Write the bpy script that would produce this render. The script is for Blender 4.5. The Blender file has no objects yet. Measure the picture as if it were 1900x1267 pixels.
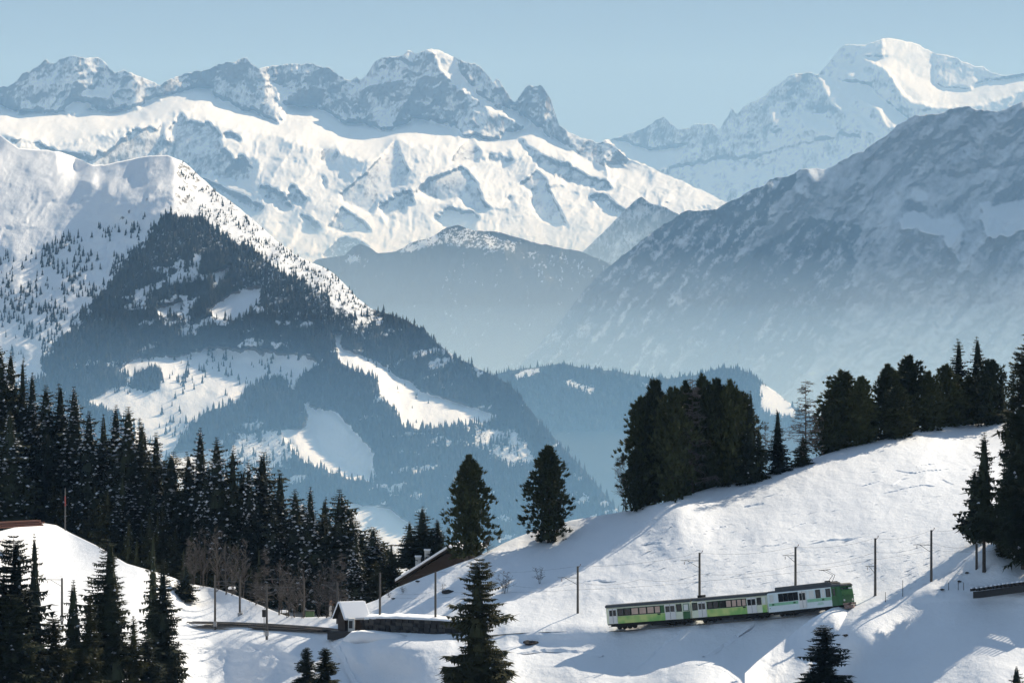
import bpy, bmesh, math, random
import numpy as np
from mathutils import Vector, Matrix
C = bpy.context.scene
COL = C.collection
R = math.radians
# ------------------------------------------------------------------ camera
F, U0, VH = 7216.0, 950.0, 480.0          # focal length in photo pixels, picture centre, eye level
cam_d = bpy.data.cameras.new('camera')
cam = bpy.data.objects.new('camera', cam_d); COL.objects.link(cam)
cam_d.sensor_width = 36.0
cam_d.lens = 36.0 * F / 1900.0
cam_d.clip_start = 1.0; cam_d.clip_end = 400000.0
cam_d.shift_y = -(633.5 - VH) / 1900.0    # level camera, horizon a little above the middle
cam.location = (0, 0, 0); cam.rotation_euler = (R(90), 0, 0)
C.camera = cam
# ------------------------------------------------------------------ sky, sun, exposure
SUN_AZ, SUN_EL = R(44), R(36)             # azimuth to the right of the view direction (+Y)
SUN = Vector((math.sin(SUN_AZ) * math.cos(SUN_EL), math.cos(SUN_AZ) * math.cos(SUN_EL), math.sin(SUN_EL)))
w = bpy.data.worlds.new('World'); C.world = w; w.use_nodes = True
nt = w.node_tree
for n in list(nt.nodes): nt.nodes.remove(n)
sky = nt.nodes.new('ShaderNodeTexSky'); sky.sky_type = 'NISHITA'; sky.sun_disc = False
sky.sun_elevation = SUN_EL; sky.sun_rotation = SUN_AZ
sky.altitude = 4000; sky.air_density = 0.75; sky.dust_density = 0.3; sky.ozone_density = 2.0
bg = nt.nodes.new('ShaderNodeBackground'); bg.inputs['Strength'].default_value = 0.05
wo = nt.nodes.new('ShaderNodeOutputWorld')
mx = nt.nodes.new('ShaderNodeMix'); mx.data_type = 'RGBA'; mx.inputs[0].default_value = .93   # faint clear sky under an even blue, added to lift the shaded snow
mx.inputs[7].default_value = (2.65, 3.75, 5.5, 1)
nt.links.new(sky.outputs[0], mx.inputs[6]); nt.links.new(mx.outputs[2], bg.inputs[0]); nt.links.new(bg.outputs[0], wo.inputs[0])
sd = bpy.data.lights.new('sun', 'SUN'); sd.energy = 4.0; sd.angle = R(0.53); sd.color = (1.0, 0.91, 0.76)
so = bpy.data.objects.new('sun', sd); COL.objects.link(so)
so.rotation_euler = SUN.to_track_quat('Z', 'Y').to_euler()
C.view_settings.view_transform = 'Standard'; C.view_settings.look = 'None'
C.view_settings.gamma = 1.0; C.view_settings.use_curve_mapping = False
C.view_settings.exposure = 0.65
C.cycles.volume_bounces = 1
C.cycles.max_bounces = 6

# ------------------------------------------------------------------ helpers
def tag(o, label=None, cat=None, group=None, kind=None):
    if label: o['label'] = label
    if cat: o['category'] = cat
    if group: o['group'] = group
    if kind: o['kind'] = kind
    return o

def link(name, me, mat=None, parent=None):
    o = bpy.data.objects.new(name, me); COL.objects.link(o)
    if mat is not None and not me.materials: me.materials.append(mat)
    if parent: o.parent = parent
    return o

def empty(name, loc, rotz=0.0):
    o = bpy.data.objects.new(name, None); COL.objects.link(o)
    o.location = loc; o.rotation_euler = (0, 0, rotz); o.empty_display_size = 0.3
    return o

def at(u, v, D):
    """the world point seen at photo pixel (u, v) when it stands D metres ahead"""
    return Vector(((u - U0) / F * D, D, (VH - v) / F * D))

class MB:
    """collects simple solids and links them as one mesh object"""
    def __init__(s): s.v = []; s.f = []
    def add(s, vs, fs):
        b = len(s.v); s.v += [tuple(p) for p in vs]; s.f += [tuple(i + b for i in q) for q in fs]; return s
    def box(s, c, d, M=None):
        x, y, z = d[0] / 2, d[1] / 2, d[2] / 2
        vs = [Vector((c[0] + a * x, c[1] + b * y, c[2] + e * z)) for e in (-1, 1) for b in (-1, 1) for a in (-1, 1)]
        if M is not None: vs = [M @ p for p in vs]
        return s.add(vs, [(0, 2, 3, 1), (4, 5, 7, 6), (0, 1, 5, 4), (2, 6, 7, 3), (0, 4, 6, 2), (1, 3, 7, 5)])
    def tube(s, p, q, r0, r1=None, n=8, cap=True):
        p, q = Vector(p), Vector(q); r1 = r0 if r1 is None else r1
        d = (q - p)
        if d.length < 1e-6: return s
        d.normalize(); a = d.orthogonal().normalized(); b = d.cross(a)
        vs = []
        for c, r in ((p, r0), (q, r1)):
            for k in range(n):
                t = 2 * math.pi * k / n; vs.append(c + (a * math.cos(t) + b * math.sin(t)) * r)
        fs = [(k, (k + 1) % n, n + (k + 1) % n, n + k) for k in range(n)]
        if cap: fs += [tuple(reversed(range(n))), tuple(range(n, 2 * n))]
        return s.add(vs, fs)
    def prism(s, prof, y0, y1, M=None):
        """a closed (x, z) outline extruded along y"""
        n = len(prof)
        vs = [Vector((x, y0, z)) for x, z in prof] + [Vector((x, y1, z)) for x, z in prof]
        if M is not None: vs = [M @ p for p in vs]
        return s.add(vs, [(k, (k + 1) % n, n + (k + 1) % n, n + k) for k in range(n)] + [tuple(reversed(range(n))), tuple(range(n, 2 * n))])
    def mesh(s, name, smooth=False):
        me = bpy.data.meshes.new(name); me.from_pydata(s.v, [], s.f); me.update()
        if smooth: me.polygons.foreach_set('use_smooth', [True] * len(me.polygons))
        return me
    def build(s, name, mat, parent=None, smooth=False, bevel=0.0):
        o = link(name, s.mesh(name, smooth), mat, parent)
        if bevel:
            m = o.modifiers.new('bevel', 'BEVEL'); m.width = bevel; m.segments = 2; m.limit_method = 'ANGLE'
        return o

# numpy value noise -------------------------------------------------
_rs = np.random.RandomState(7)
_T = _rs.rand(256, 256)
def vnoise(x, y, seed=0):
    x = x + seed * 37.17; y = y + seed * 91.73
    xi = np.floor(x).astype(int); yi = np.floor(y).astype(int)
    fx = x - xi; fy = y - yi
    fx = fx * fx * fx * (fx * (fx * 6 - 15) + 10); fy = fy * fy * fy * (fy * (fy * 6 - 15) + 10)
    a = _T[xi & 255, yi & 255]; b = _T[(xi + 1) & 255, yi & 255]
    c = _T[xi & 255, (yi + 1) & 255]; d = _T[(xi + 1) & 255, (yi + 1) & 255]
    return (a * (1 - fx) + b * fx) * (1 - fy) + (c * (1 - fx) + d * fx) * fy
def fbm(x, y, seed=0, oct=4, gain=.5):
    t = 0; a = 1; s = 0
    for k in range(oct):
        t = t + a * vnoise(x * 2 ** k, y * 2 ** k, seed + k); s += a; a *= gain
    return t / s
def cells(x, y, seed=0):
    """flat-faced break-up: two random numbers in 0..1 for the jittered cell each point lies in"""
    xi = np.floor(x).astype(int); yi = np.floor(y).astype(int)
    best = np.full(x.shape, 1e9); r1 = np.zeros(x.shape); r2 = np.zeros(x.shape)
    for dx in (-1, 0, 1):
        for dy in (-1, 0, 1):
            cx, cy = xi + dx, yi + dy
            jx = _T[(cx + seed * 7) & 255, (cy + seed * 13) & 255]; jy = _T[(cx + seed * 5 + 71) & 255, (cy + seed * 3 + 37) & 255]
            d = (cx + jx - x) ** 2 + (cy + jy - y) ** 2; m = d < best
            best = np.where(m, d, best); r1 = np.where(m, _T[(cx + 19 + seed) & 255, (cy + 101) & 255], r1); r2 = np.where(m, _T[(cx + 151) & 255, (cy + 53 + seed) & 255], r2)
    return r1, r2
def sstep(a, b, x):
    t = np.clip((x - a) / (b - a), 0, 1); return t * t * (3 - 2 * t)
def inpoly(px, py, poly):
    r = np.zeros(px.shape, bool); n = len(poly)
    for i in range(n):
        x0, y0 = poly[i]; x1, y1 = poly[(i + 1) % n]
        if y0 == y1: continue
        c = ((y0 > py) != (y1 > py)) & (px < (x1 - x0) * (py - y0) / (y1 - y0) + x0)
        r ^= c
    return r
def blur(a, k):
    if k < 1: return a
    for ax in (0, 1):
        p = np.pad(a, [(k, k) if i == ax else (0, 0) for i in (0, 1)], mode='edge')
        c = np.cumsum(p, axis=ax); c = np.concatenate([np.zeros_like(np.take(c, [0], ax)), c], axis=ax)
        n = a.shape[ax]
        a = (np.take(c, range(2 * k + 1, 2 * k + 1 + n), ax) - np.take(c, range(n), ax)) / (2 * k + 1)
    return a

def poisson(gu, gv):
    """the surface whose gradient is closest to (gu, gv) on a regular grid (rows v, columns u)"""
    H, W = gu.shape
    dx = np.zeros((H, W)); dy = np.zeros((H, W))
    ex = .5 * (gu[:, :-1] + gu[:, 1:]); ey = .5 * (gv[:-1] + gv[1:])
    dx[:, :-1] += ex; dx[:, 1:] -= ex; dy[:-1] += ey; dy[1:] -= ey
    rhs = dx + dy
    m = np.block([[rhs, rhs[:, ::-1]], [rhs[::-1], rhs[::-1, ::-1]]])
    fm = np.fft.rfft2(m)
    ky = 2 * np.cos(2 * np.pi * np.arange(2 * H) / (2 * H)) - 2
    kx = 2 * np.cos(2 * np.pi * np.arange(W + 1) / (2 * W)) - 2
    K = ky[:, None] + kx[None, :]; K[0, 0] = 1
    fm = fm / K; fm[0, 0] = 0
    return np.fft.irfft2(fm, s=m.shape)[:H, :W]

class Relief:
    """A piece of terrain built from the way its faces lean. Each facet says which way a stretch of slope
    faces (az, degrees right of 'towards the viewer') and how steep it is; the surface is integrated from
    those slopes, so every face has its true depth, and sun and shade follow from the geometry."""
    def __init__(s, name, sil, vbot, D0, step, default, facets, u_range, rough=1.0, soft=1, warp=7, seed=1,
                 anchors=(), back=0.6, jag=0.0, anis=2.2, anchor_w=60, fvar=1.0, ribs=None, facet=None, veins=None, skew=.25, nscale=1.0, mat=None, rowstep=None):
        s.name = name; s.seed = seed
        su = np.array([p[0] for p in sil], float); sv = np.array([p[1] for p in sil], float)
        u = np.arange(u_range[0], u_range[1] + .1, step); vtop = sv.min() - 30
        v = np.arange(vtop, vbot + .1, step)
        U, V = np.meshgrid(u, v); s.u, s.v, s.step = u, v, step
        w1 = (fbm(U / 40, V / 40, seed, 4, .6) - .5) * 2 * warp; w2 = (fbm(U / 40, V / 40, seed + 9, 4, .6) - .5) * 2 * warp
        w1 = w1 + (vnoise(U / 5, V / 5, seed + 21) - .5) * warp * .9; w2 = w2 + (vnoise(U / 5, V / 5, seed + 22) - .5) * warp * .9
        Uw, Vw = U + w1 * 1.3, V + w2 * 1.3
        AZ = np.full(U.shape, default['az'] * 1.0); SL = np.full(U.shape, default['s'] * 1.0)
        RK = np.full(U.shape, default.get('rock', 0.) * 1.0); FO = np.full(U.shape, default.get('forest', 0.) * 1.0)
        RO = np.full(U.shape, default.get('rough', 1.) * 1.0); VA = np.ones(U.shape)
        for f in facets:
            m = inpoly(Uw, Vw, f['p']) if not f.get('sharp') else inpoly(U + w1 * .5, V + w2 * .5, f['p'])
            if 'az' in f: AZ[m] = f['az']
            if 's' in f: SL[m] = f['s']
            if 'rock' in f: RK[m] = f['rock']
            if 'forest' in f: FO[m] = f['forest']
            if 'rough' in f: RO[m] = f['rough']
            if 'az' in f: VA[m] = f.get('var', fvar)
        # a broken-up lean everywhere: spurs and gullies
        AZ = AZ + (fbm(U / (70 * nscale), V / (110 * nscale), seed + 3, 5, .62) - .5) * default.get('azvar', 60) * VA
        SL = SL + (fbm(U / (50 * nscale), V / (50 * nscale), seed + 5, 5, .62) - .5) * default.get('svar', 20) * VA
        SL = np.clip(SL, 2, 80)
        if facet:
            fs_, fa, fsl = facet; wx = (fbm(U / 25, V / 25, seed + 51, 4, .6) - .5) * 16 * fs_ / 30; wy = (fbm(U / 25, V / 25, seed + 52, 4, .6) - .5) * 16 * fs_ / 30
            Uq, Vq = (U + V * .35 + wx), (V - U * .1 + wy); VV = .35 + .65 * VA
            for k_, am in ((1.0, 1.0), (.45, .65), (.2, .4)):
                c1, c2 = cells(Uq / (fs_ * k_), Vq / (fs_ * k_ * 1.5), seed + int(k_ * 10))
                AZ = AZ + (c1 - .5) * fa * am * VV; SL = SL + (c2 - .5) * fsl * am * VV
        # ribs and couloirs running down the rock, bands across it
        if ribs:
            ra, rl, rw, rm_ = ribs; c_, s_ = math.cos(ra), math.sin(ra); A_ = U * c_ + V * s_ + w1 * 1.2; B_ = -U * s_ + V * c_
            q = blur(sstep(rm_, rm_ + .3, RK + FO * .6), 2)
            AZ = AZ + q * ((vnoise(A_ / rw, B_ / (rw * 5), seed + 31) - .5) * 110 + (vnoise(A_ / (rw * .45), B_ / (rw * 2.4), seed + 33) - .5) * 80) * rl
            SL = SL + q * ((vnoise(U / (rw * 2.2), V / (rw * .9), seed + 32) - .5) * 34 + (vnoise(U / (rw * .6), V / (rw * .5), seed + 34) - .5) * 26) * rl
        if veins:   # snow lies in the gullies, rock stands on the ribs: a branching pattern running down the slope
            va_, vw, vs_, vr, vf = veins; c_, s_ = math.cos(va_), math.sin(va_)
            A_ = U * c_ + V * s_ + (fbm(U / 60, V / 60, seed + 41, 4, .6) - .5) * vw * 2.4; B_ = -U * s_ + V * c_
            n_ = 0
            for k_, am in ((1, .5), (.45, .3), (.2, .2)): n_ = n_ + am * (1 - np.abs(2 * vnoise(A_ / (vw * k_), B_ / (vw * k_ * vs_), seed + 43 + int(k_ * 9)) - 1))
            n_ = n_ + (fbm(U / 8, V / 8, seed + 47, 4, .6) - .5) * .35
            RK = RK + (n_ - .55) * vr; FO = FO + (n_ - .55) * vf * (FO > .05)
            SL = SL + (n_ - .55) * 26
        SL = np.clip(SL, 2, 80)
        a = np.radians(AZ); b = np.radians(SL)
        nx = blur(np.sin(a) * np.sin(b), soft); ny = blur(-np.cos(a) * np.sin(b), soft); nz = blur(np.cos(b), soft)
        s.RK = blur(RK, 1); s.FO = blur(FO, 1); RO = blur(RO, max(1, soft))
        nd = ny + (U - U0) / F * nx + (VH - V) / F * nz
        lim = 0.06
        nd = np.minimum(nd, -lim)
        gu = -nx / (F * nd) * step; gv = nz / (F * nd) * step
        L = poisson(gu, gv)
        Un = U + (fbm(U / 50, V / 50, seed + 61, 5, .6) - .5) * 44; Vn = V + (fbm(U / 50, V / 50, seed + 62, 5, .6) - .5) * 44
        n = 0; lam = 90.0 * nscale
        while lam > step * 1.6:
            r = vnoise(Un / lam + Vn / lam * skew, Vn / (lam * anis), seed + int(lam))
            n = n + (1 - np.abs(2 * r - 1)) * lam * 1.5e-5 * (lam / 90) ** -.08
            lam /= 2.03
        L = L - n * rough * RO
        # tie to real distances
        ua, va, Da = zip(*([(None, None, None)] if not anchors else anchors))
        if not anchors:
            iu = int(np.argmin(abs(u - D0[0]))); iv = int(np.argmin(abs(v - D0[1])))
            L = L - L[iv, iu] + math.log(D0[2])
        else:
            iu = [int(np.argmin(abs(u - q))) for q in ua]; iv = [int(np.argmin(abs(v - q))) for q in va]
            P = np.array(list(zip(ua, va)), float); res = np.log(np.array(Da)) - L[iv, iu]
            res0 = res.mean(); res = res - res0
            d2 = ((P[:, None] - P[None]) ** 2).sum(-1)
            A = np.exp(-d2 / anchor_w ** 2) + np.exp(-d2 / 400 ** 2); wgt = np.linalg.solve(A + 3e-3 * np.eye(len(A)), res)
            corr = np.full(U.shape, res0)
            for (pu, pv), wi in zip(P, wgt):
                dd = (U - pu) ** 2 + (V - pv) ** 2
                corr += wi * (np.exp(-dd / anchor_w ** 2) + np.exp(-dd / 400 ** 2))
            L = L + corr
        s.L = L; s.corr = None
        s.su, s.sv, s.vbot, s.jag, s.back = su, sv, vbot, jag, back
        s.rowstep = rowstep or step; s.mat = mat
    def samp(s, A, uu, vv):
        x = np.clip((uu - s.u[0]) / s.step, 0, len(s.u) - 1.001); y = np.clip((vv - s.v[0]) / s.step, 0, len(s.v) - 1.001)
        xi = x.astype(int); yi = y.astype(int); fx = x - xi; fy = y - yi
        return (A[yi, xi] * (1 - fx) + A[yi, xi + 1] * fx) * (1 - fy) + (A[yi + 1, xi] * (1 - fx) + A[yi + 1, xi + 1] * fx) * fy
    def D(s, u, v): return float(np.exp(s.samp(s.L, np.array([u], float), np.array([v], float)))[0])
    def pt(s, u, v): return at(u, v, s.D(u, v))
    def sil(s, u):
        t = np.interp(u, s.su, s.sv)
        if s.jag: t = t + (fbm(np.asarray(u) / 14., np.asarray(u) * 0 + 3.3, s.seed, 4, .62) - .5) * s.jag
        return t
    def mesh(s, ustep=None):
        ustep = ustep or s.step
        u = np.arange(s.u[0], s.u[-1] + .1, ustep); top = s.sil(u)
        nr = int((s.vbot - top.min()) / s.rowstep) + 1
        t = np.linspace(0, 1, nr)[:, None]
        V = top[None] + (s.vbot - top[None]) * t; U = np.broadcast_to(u[None], V.shape).copy()
        Lm = s.samp(s.L, U, V); Dm = np.exp(Lm)
        X = (U - U0) / F * Dm; Y = Dm; Z = (VH - V) / F * Dm
        rk = s.samp(s.RK, U, V); fo = s.samp(s.FO, U, V)
        # the far side of the crest falls away
        k = 5; px = Dm[0].mean() / F
        bx = []; 
        for i in range(k, 0, -1):
            d = (4, 14, 40, 110, 300)[i - 1] * px * .8
            bx.append((X[0] * (1 + d / Y[0]), Y[0] + d, Z[0] - d * s.back, rk[0], fo[0]))
        X = np.vstack([b[0] for b in bx] + [X]); Y = np.vstack([b[1] for b in bx] + [Y]); Z = np.vstack([b[2] for b in bx] + [Z])
        rk = np.vstack([b[3] for b in bx] + [rk]); fo = np.vstack([b[4] for b in bx] + [fo])
        H, W = X.shape
        me = bpy.data.meshes.new(s.name)
        me.vertices.add(H * W); me.vertices.foreach_set('co', np.stack([X, Y, Z], -1).ravel())
        idx = np.arange(H * W).reshape(H, W)
        q = np.stack([idx[:-1, :-1], idx[1:, :-1], idx[1:, 1:], idx[:-1, 1:]], -1).reshape(-1, 4)
        me.loops.add(q.size); me.loops.foreach_set('vertex_index', q.ravel())
        me.polygons.add(len(q)); me.polygons.foreach_set('loop_start', np.arange(len(q)) * 4)
        me.polygons.foreach_set('loop_total', np.full(len(q), 4)); me.update(); me.validate()
        me.polygons.foreach_set('use_smooth', np.ones(len(me.polygons), bool))
        for nm, arr in (('rock', rk), ('forest', fo)):
            at_ = me.attributes.new(nm, 'FLOAT', 'POINT'); at_.data.foreach_set('value', arr.ravel().astype(np.float32))
        o = link(s.name, me, s.mat); o['kind'] = 'structure'
        return o

# ------------------------------------------------------------------ materials
class NB:
    def __init__(s, name):
        s.m = bpy.data.materials.new(name); s.m.use_nodes = True; s.t = s.m.node_tree
        for n in list(s.t.nodes): s.t.nodes.remove(n)
        s.out = s.t.nodes.new('ShaderNodeOutputMaterial')
    def n(s, ty, **kw):
        x = s.t.nodes.new(ty)
        for k, v in kw.items(): setattr(x, k, v)
        return x
    def l(s, a, b): s.t.links.new(a, b)
    def set(s, node, **kw):
        for k, v in kw.items(): node.inputs[k.replace('_', ' ')].default_value = v
    def math(s, op, a, b=None, clamp=False):
        x = s.n('ShaderNodeMath', operation=op, use_clamp=clamp)
        for i, q in enumerate((a, b)):
            if q is None: continue
            if isinstance(q, (int, float)): x.inputs[i].default_value = q
            else: s.l(q, x.inputs[i])
        return x.outputs[0]
    def noise(s, vec, scale, detail=4, rough=.55):
        x = s.n('ShaderNodeTexNoise'); x.inputs['Scale'].default_value = scale; x.inputs['Detail'].default_value = detail
        x.inputs['Roughness'].default_value = rough
        if vec is not None: s.l(vec, x.inputs['Vector'])
        return x.outputs['Fac']
    def ramp(s, fac, stops):
        x = s.n('ShaderNodeValToRGB'); e = x.color_ramp.elements
        while len(e) < len(stops): e.new(.5)
        for q, (p, c) in zip(e, stops):
            q.position = p; q.color = (c, c, c, 1) if isinstance(c, (int, float)) else (*c, 1)
        s.l(fac, x.inputs[0]); return x.outputs[0]
    def mix(s, fac, a, b):
        x = s.n('ShaderNodeMix', data_type='RGBA')
        for i, q in ((0, fac), (6, a), (7, b)):
            if isinstance(q, (int, float)): x.inputs[i].default_value = q
            elif isinstance(q, tuple): x.inputs[i].default_value = (*q, 1)
            else: s.l(q, x.inputs[i])
        return x.outputs[2]
    def bsdf(s, col, rough=.6, bump=None, bstr=.3, bdist=.1, spec=.3, metal=0.):
        b = s.n('ShaderNodeBsdfPrincipled')
        if isinstance(col, tuple): b.inputs['Base Color'].default_value = (*col, 1)
        else: s.l(col, b.inputs['Base Color'])
        if isinstance(rough, (int, float)): b.inputs['Roughness'].default_value = rough
        else: s.l(rough, b.inputs['Roughness'])
        b.inputs['Specular IOR Level'].default_value = spec; b.inputs['Metallic'].default_value = metal
        if bump is not None:
            bn = s.n('ShaderNodeBump'); bn.inputs['Strength'].default_value = bstr; bn.inputs['Distance'].default_value = bdist
            s.l(bump, bn.inputs['Height']); s.l(bn.outputs[0], b.inputs['Normal'])
        s.l(b.outputs[0], s.out.inputs[0]); return b

def mat_mountain(name, px, rock=(.13, .125, .12), trees=(.035, .042, .035), snow=(.84, .85, .87), bump=.35, con=1.0, str_=(1, .5, .35), rot=0., fcon=1.0, edge=(.42, .72)):
    """snow, bare rock and forest floor; px = metres per photo pixel where it stands"""
    b = NB(name); geo = b.n('ShaderNodeNewGeometry'); P = geo.outputs['Position']
    mp = b.n('ShaderNodeMapping', vector_type='TEXTURE'); mp.inputs['Scale'].default_value = tuple(px / q for q in str_); mp.inputs['Rotation'].default_value = (0, rot, 0); b.l(P, mp.inputs[0]); Q = mp.outputs[0]
    ar = b.n('ShaderNodeAttribute', attribute_name='rock').outputs['Fac']
    af = b.n('ShaderNodeAttribute', attribute_name='forest').outputs['Fac']
    sep = b.n('ShaderNodeSeparateXYZ'); b.l(geo.outputs['Normal'], sep.inputs[0])
    steep = b.math('SUBTRACT', .80, sep.outputs[2])
    n1 = b.noise(Q, .06, 6, .68)
    n2 = b.noise(Q, .16, 6, .72)
    k = b.math('ADD', b.math('MULTIPLY', b.math('SUBTRACT', n1, .5), 2.4 * con), b.math('MULTIPLY', b.math('SUBTRACT', n2, .5), 1.6 * con))
    r = b.math('ADD', b.math('MULTIPLY', steep, 1.1), b.math('ADD', ar, k))
    rf = b.ramp(r, [(edge[0], 0.), (edge[1], 1.)])
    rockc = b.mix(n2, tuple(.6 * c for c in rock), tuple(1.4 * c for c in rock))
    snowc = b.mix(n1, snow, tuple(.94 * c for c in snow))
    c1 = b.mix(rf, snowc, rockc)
    ff = b.ramp(b.math('ADD', af, b.math('MULTIPLY', b.math('SUBTRACT', n2, .5), 1.8 * fcon)), [(.42, 0.), (.6, 1.)])
    c2 = b.mix(ff, c1, trees)
    b.bsdf(c2, .8, bump=b.math('ADD', n1, b.math('MULTIPLY', n2, .35)), bstr=bump, bdist=px * 8, spec=.15)
    return b.m
# ------------------------------------------------------------------ the far mountains
SHADE = dict(az=-55, s=50); 
def fct(p, az=None, s=None, **k):
    d = dict(p=p, **k)
    if az is not None: d['az'] = az
    if s is not None: d['s'] = s
    return d
T = -200
MBS = [(900,330),(1000,310),(1060,290),(1120,262),(1165,248),(1195,238),(1215,225),(1232,216),(1243,228),(1250,232),(1258,240),(1275,238),(1295,230),(1325,232),(1335,240),(1345,222),(1352,213),(1358,200),(1364,210),(1370,212),(1380,198),(1395,188),(1420,178),(1428,165),(1434,162),(1445,158),(1460,143),(1475,137),(1500,134),(1515,138),(1522,136),(1540,112),(1558,92),(1568,84),(1605,84),(1628,75),(1650,69),(1672,74),(1700,82),(1722,93),(1737,102),(1757,102),(1775,108),(1785,115),(1800,120),(1815,124),(1822,124),(1840,134),(1860,140),(1900,135),(2000,128),(2200,150)]
mb = Relief('distant_snow_mountain', MBS, 460, (1650, 90, 52000), 2.0, dict(az=-28, s=45, rock=.12, azvar=30, svar=10), [
    fct([(1100,T),(1345,T),(1345,300),(1230,320),(1100,300)], -26, 51, rock=.45),
    fct([(1345,T),(1525,T),(1525,140),(1545,190),(1560,205),(1500,215),(1440,225),(1400,300),(1300,420),(1240,310),(1345,230)], -26, 51, rock=.42),
    fct([(1525,T),(1640,T),(1640,110),(1590,118),(1525,140)], -21, 48, rock=.15),
    fct([(1120,256),(1165,262),(1178,270),(1212,280),(1272,268),(1245,305),(1218,314),(1170,302)], 24, 20, rock=-.6, rough=.3, sharp=1),
    fct([(1640,T),(1740,T),(1735,150),(1728,172),(1690,150),(1640,110)], 36, 30, rock=-.5, rough=.6, sharp=1),
    fct([(1735,T),(1830,T),(1900,140),(1830,155),(1790,168),(1735,160)], -26, 47, rock=.2, sharp=1),
    fct([(1600,106),(1660,105),(1700,140),(1735,152),(1742,162),(1800,168),(1830,150),(1900,140),(2200,150),(2200,185),(1900,168),(1820,195),(1740,198),(1690,186),(1668,160),(1640,125)], 33, 24, rock=-.6, rough=.5, sharp=1),
    fct([(1520,140),(1560,150),(1610,158),(1640,185),(1680,215),(1705,232),(1650,235),(1625,195),(1590,180),(1565,202),(1545,190)], 36, 30, rock=-.5, rough=.7, sharp=1),
    fct([(1560,124),(1590,122),(1605,148),(1578,145)], 36, 28, rock=-.6, sharp=1),
    fct([(1655,145),(1685,150),(1700,185),(1690,200),(1665,165)], 36, 30, rock=-.6, sharp=1),
    fct([(1428,198),(1440,200),(1458,232),(1435,232)], 36, 30, rock=-.6, sharp=1),
    fct([(1485,215),(1520,212),(1548,232),(1562,256),(1540,254),(1512,240),(1498,240)], 36, 32, rock=-.5, sharp=1),
    fct([(1590,215),(1620,225),(1640,250),(1610,245)], 36, 32, rock=-.4),
    fct([(1400,300),(1440,300),(1450,318),(1415,318)], 36, 30, rock=-.5),
    fct([(1352,338),(1398,358),(1380,360)], 30, 20, rock=-.7, sharp=1),
    fct([(1240,310),(1400,290),(1560,250),(1600,260),(1500,330),(1400,420),(1200,420)], -24, 45, rock=.2, rough=.7),
    ], (1000, 2200), rough=2.6, fvar=.5, facet=(34, 24, 8), skew=.5, ribs=(-.25, .4, 11, .05), jag=8, seed=11, mat=mat_mountain('snow_and_granite_far', 7.2, bump=.25, edge=(.3, .95), str_=(1, .5, .3)))
mb.mesh()

MS = [(-300,190),(-60,200),(0,160),(15,162),(40,140),(55,132),(72,122),(85,111),(93,117),(102,116),(118,107),(132,104),(150,107),(170,108),(182,106),(195,115),(203,127),(215,135),(228,131),(240,136),(262,144),(280,152),(297,157),(310,148),(330,143),(348,135),(370,133),(388,127),(400,122),(430,115),(447,110),(458,107),(468,118),(480,127),(495,124),(510,121),(530,119),(550,121),(565,119),(582,118),(598,125),(610,126),(625,138),(640,147),(655,149),(662,142),(668,147),(680,138),(692,118),(700,112),(715,108),(735,106),(748,102),(757,93),(764,96),(772,100),(785,95),(800,90),(815,93),(832,103),(845,108),(860,115),(882,116),(893,125),(905,140),(915,155),(920,147),(926,150),(935,165),(945,180),(955,188),(965,178),(975,162),(983,157),(993,160),(1002,157),(1012,168),(1022,185),(1030,210),(1037,232),(1050,242),(1060,248),(1080,258),(1140,269),(1154,285),(1170,298),(1217,315),(1250,330),(1300,352),(1353,379),(1400,400),(1500,440)]
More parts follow.
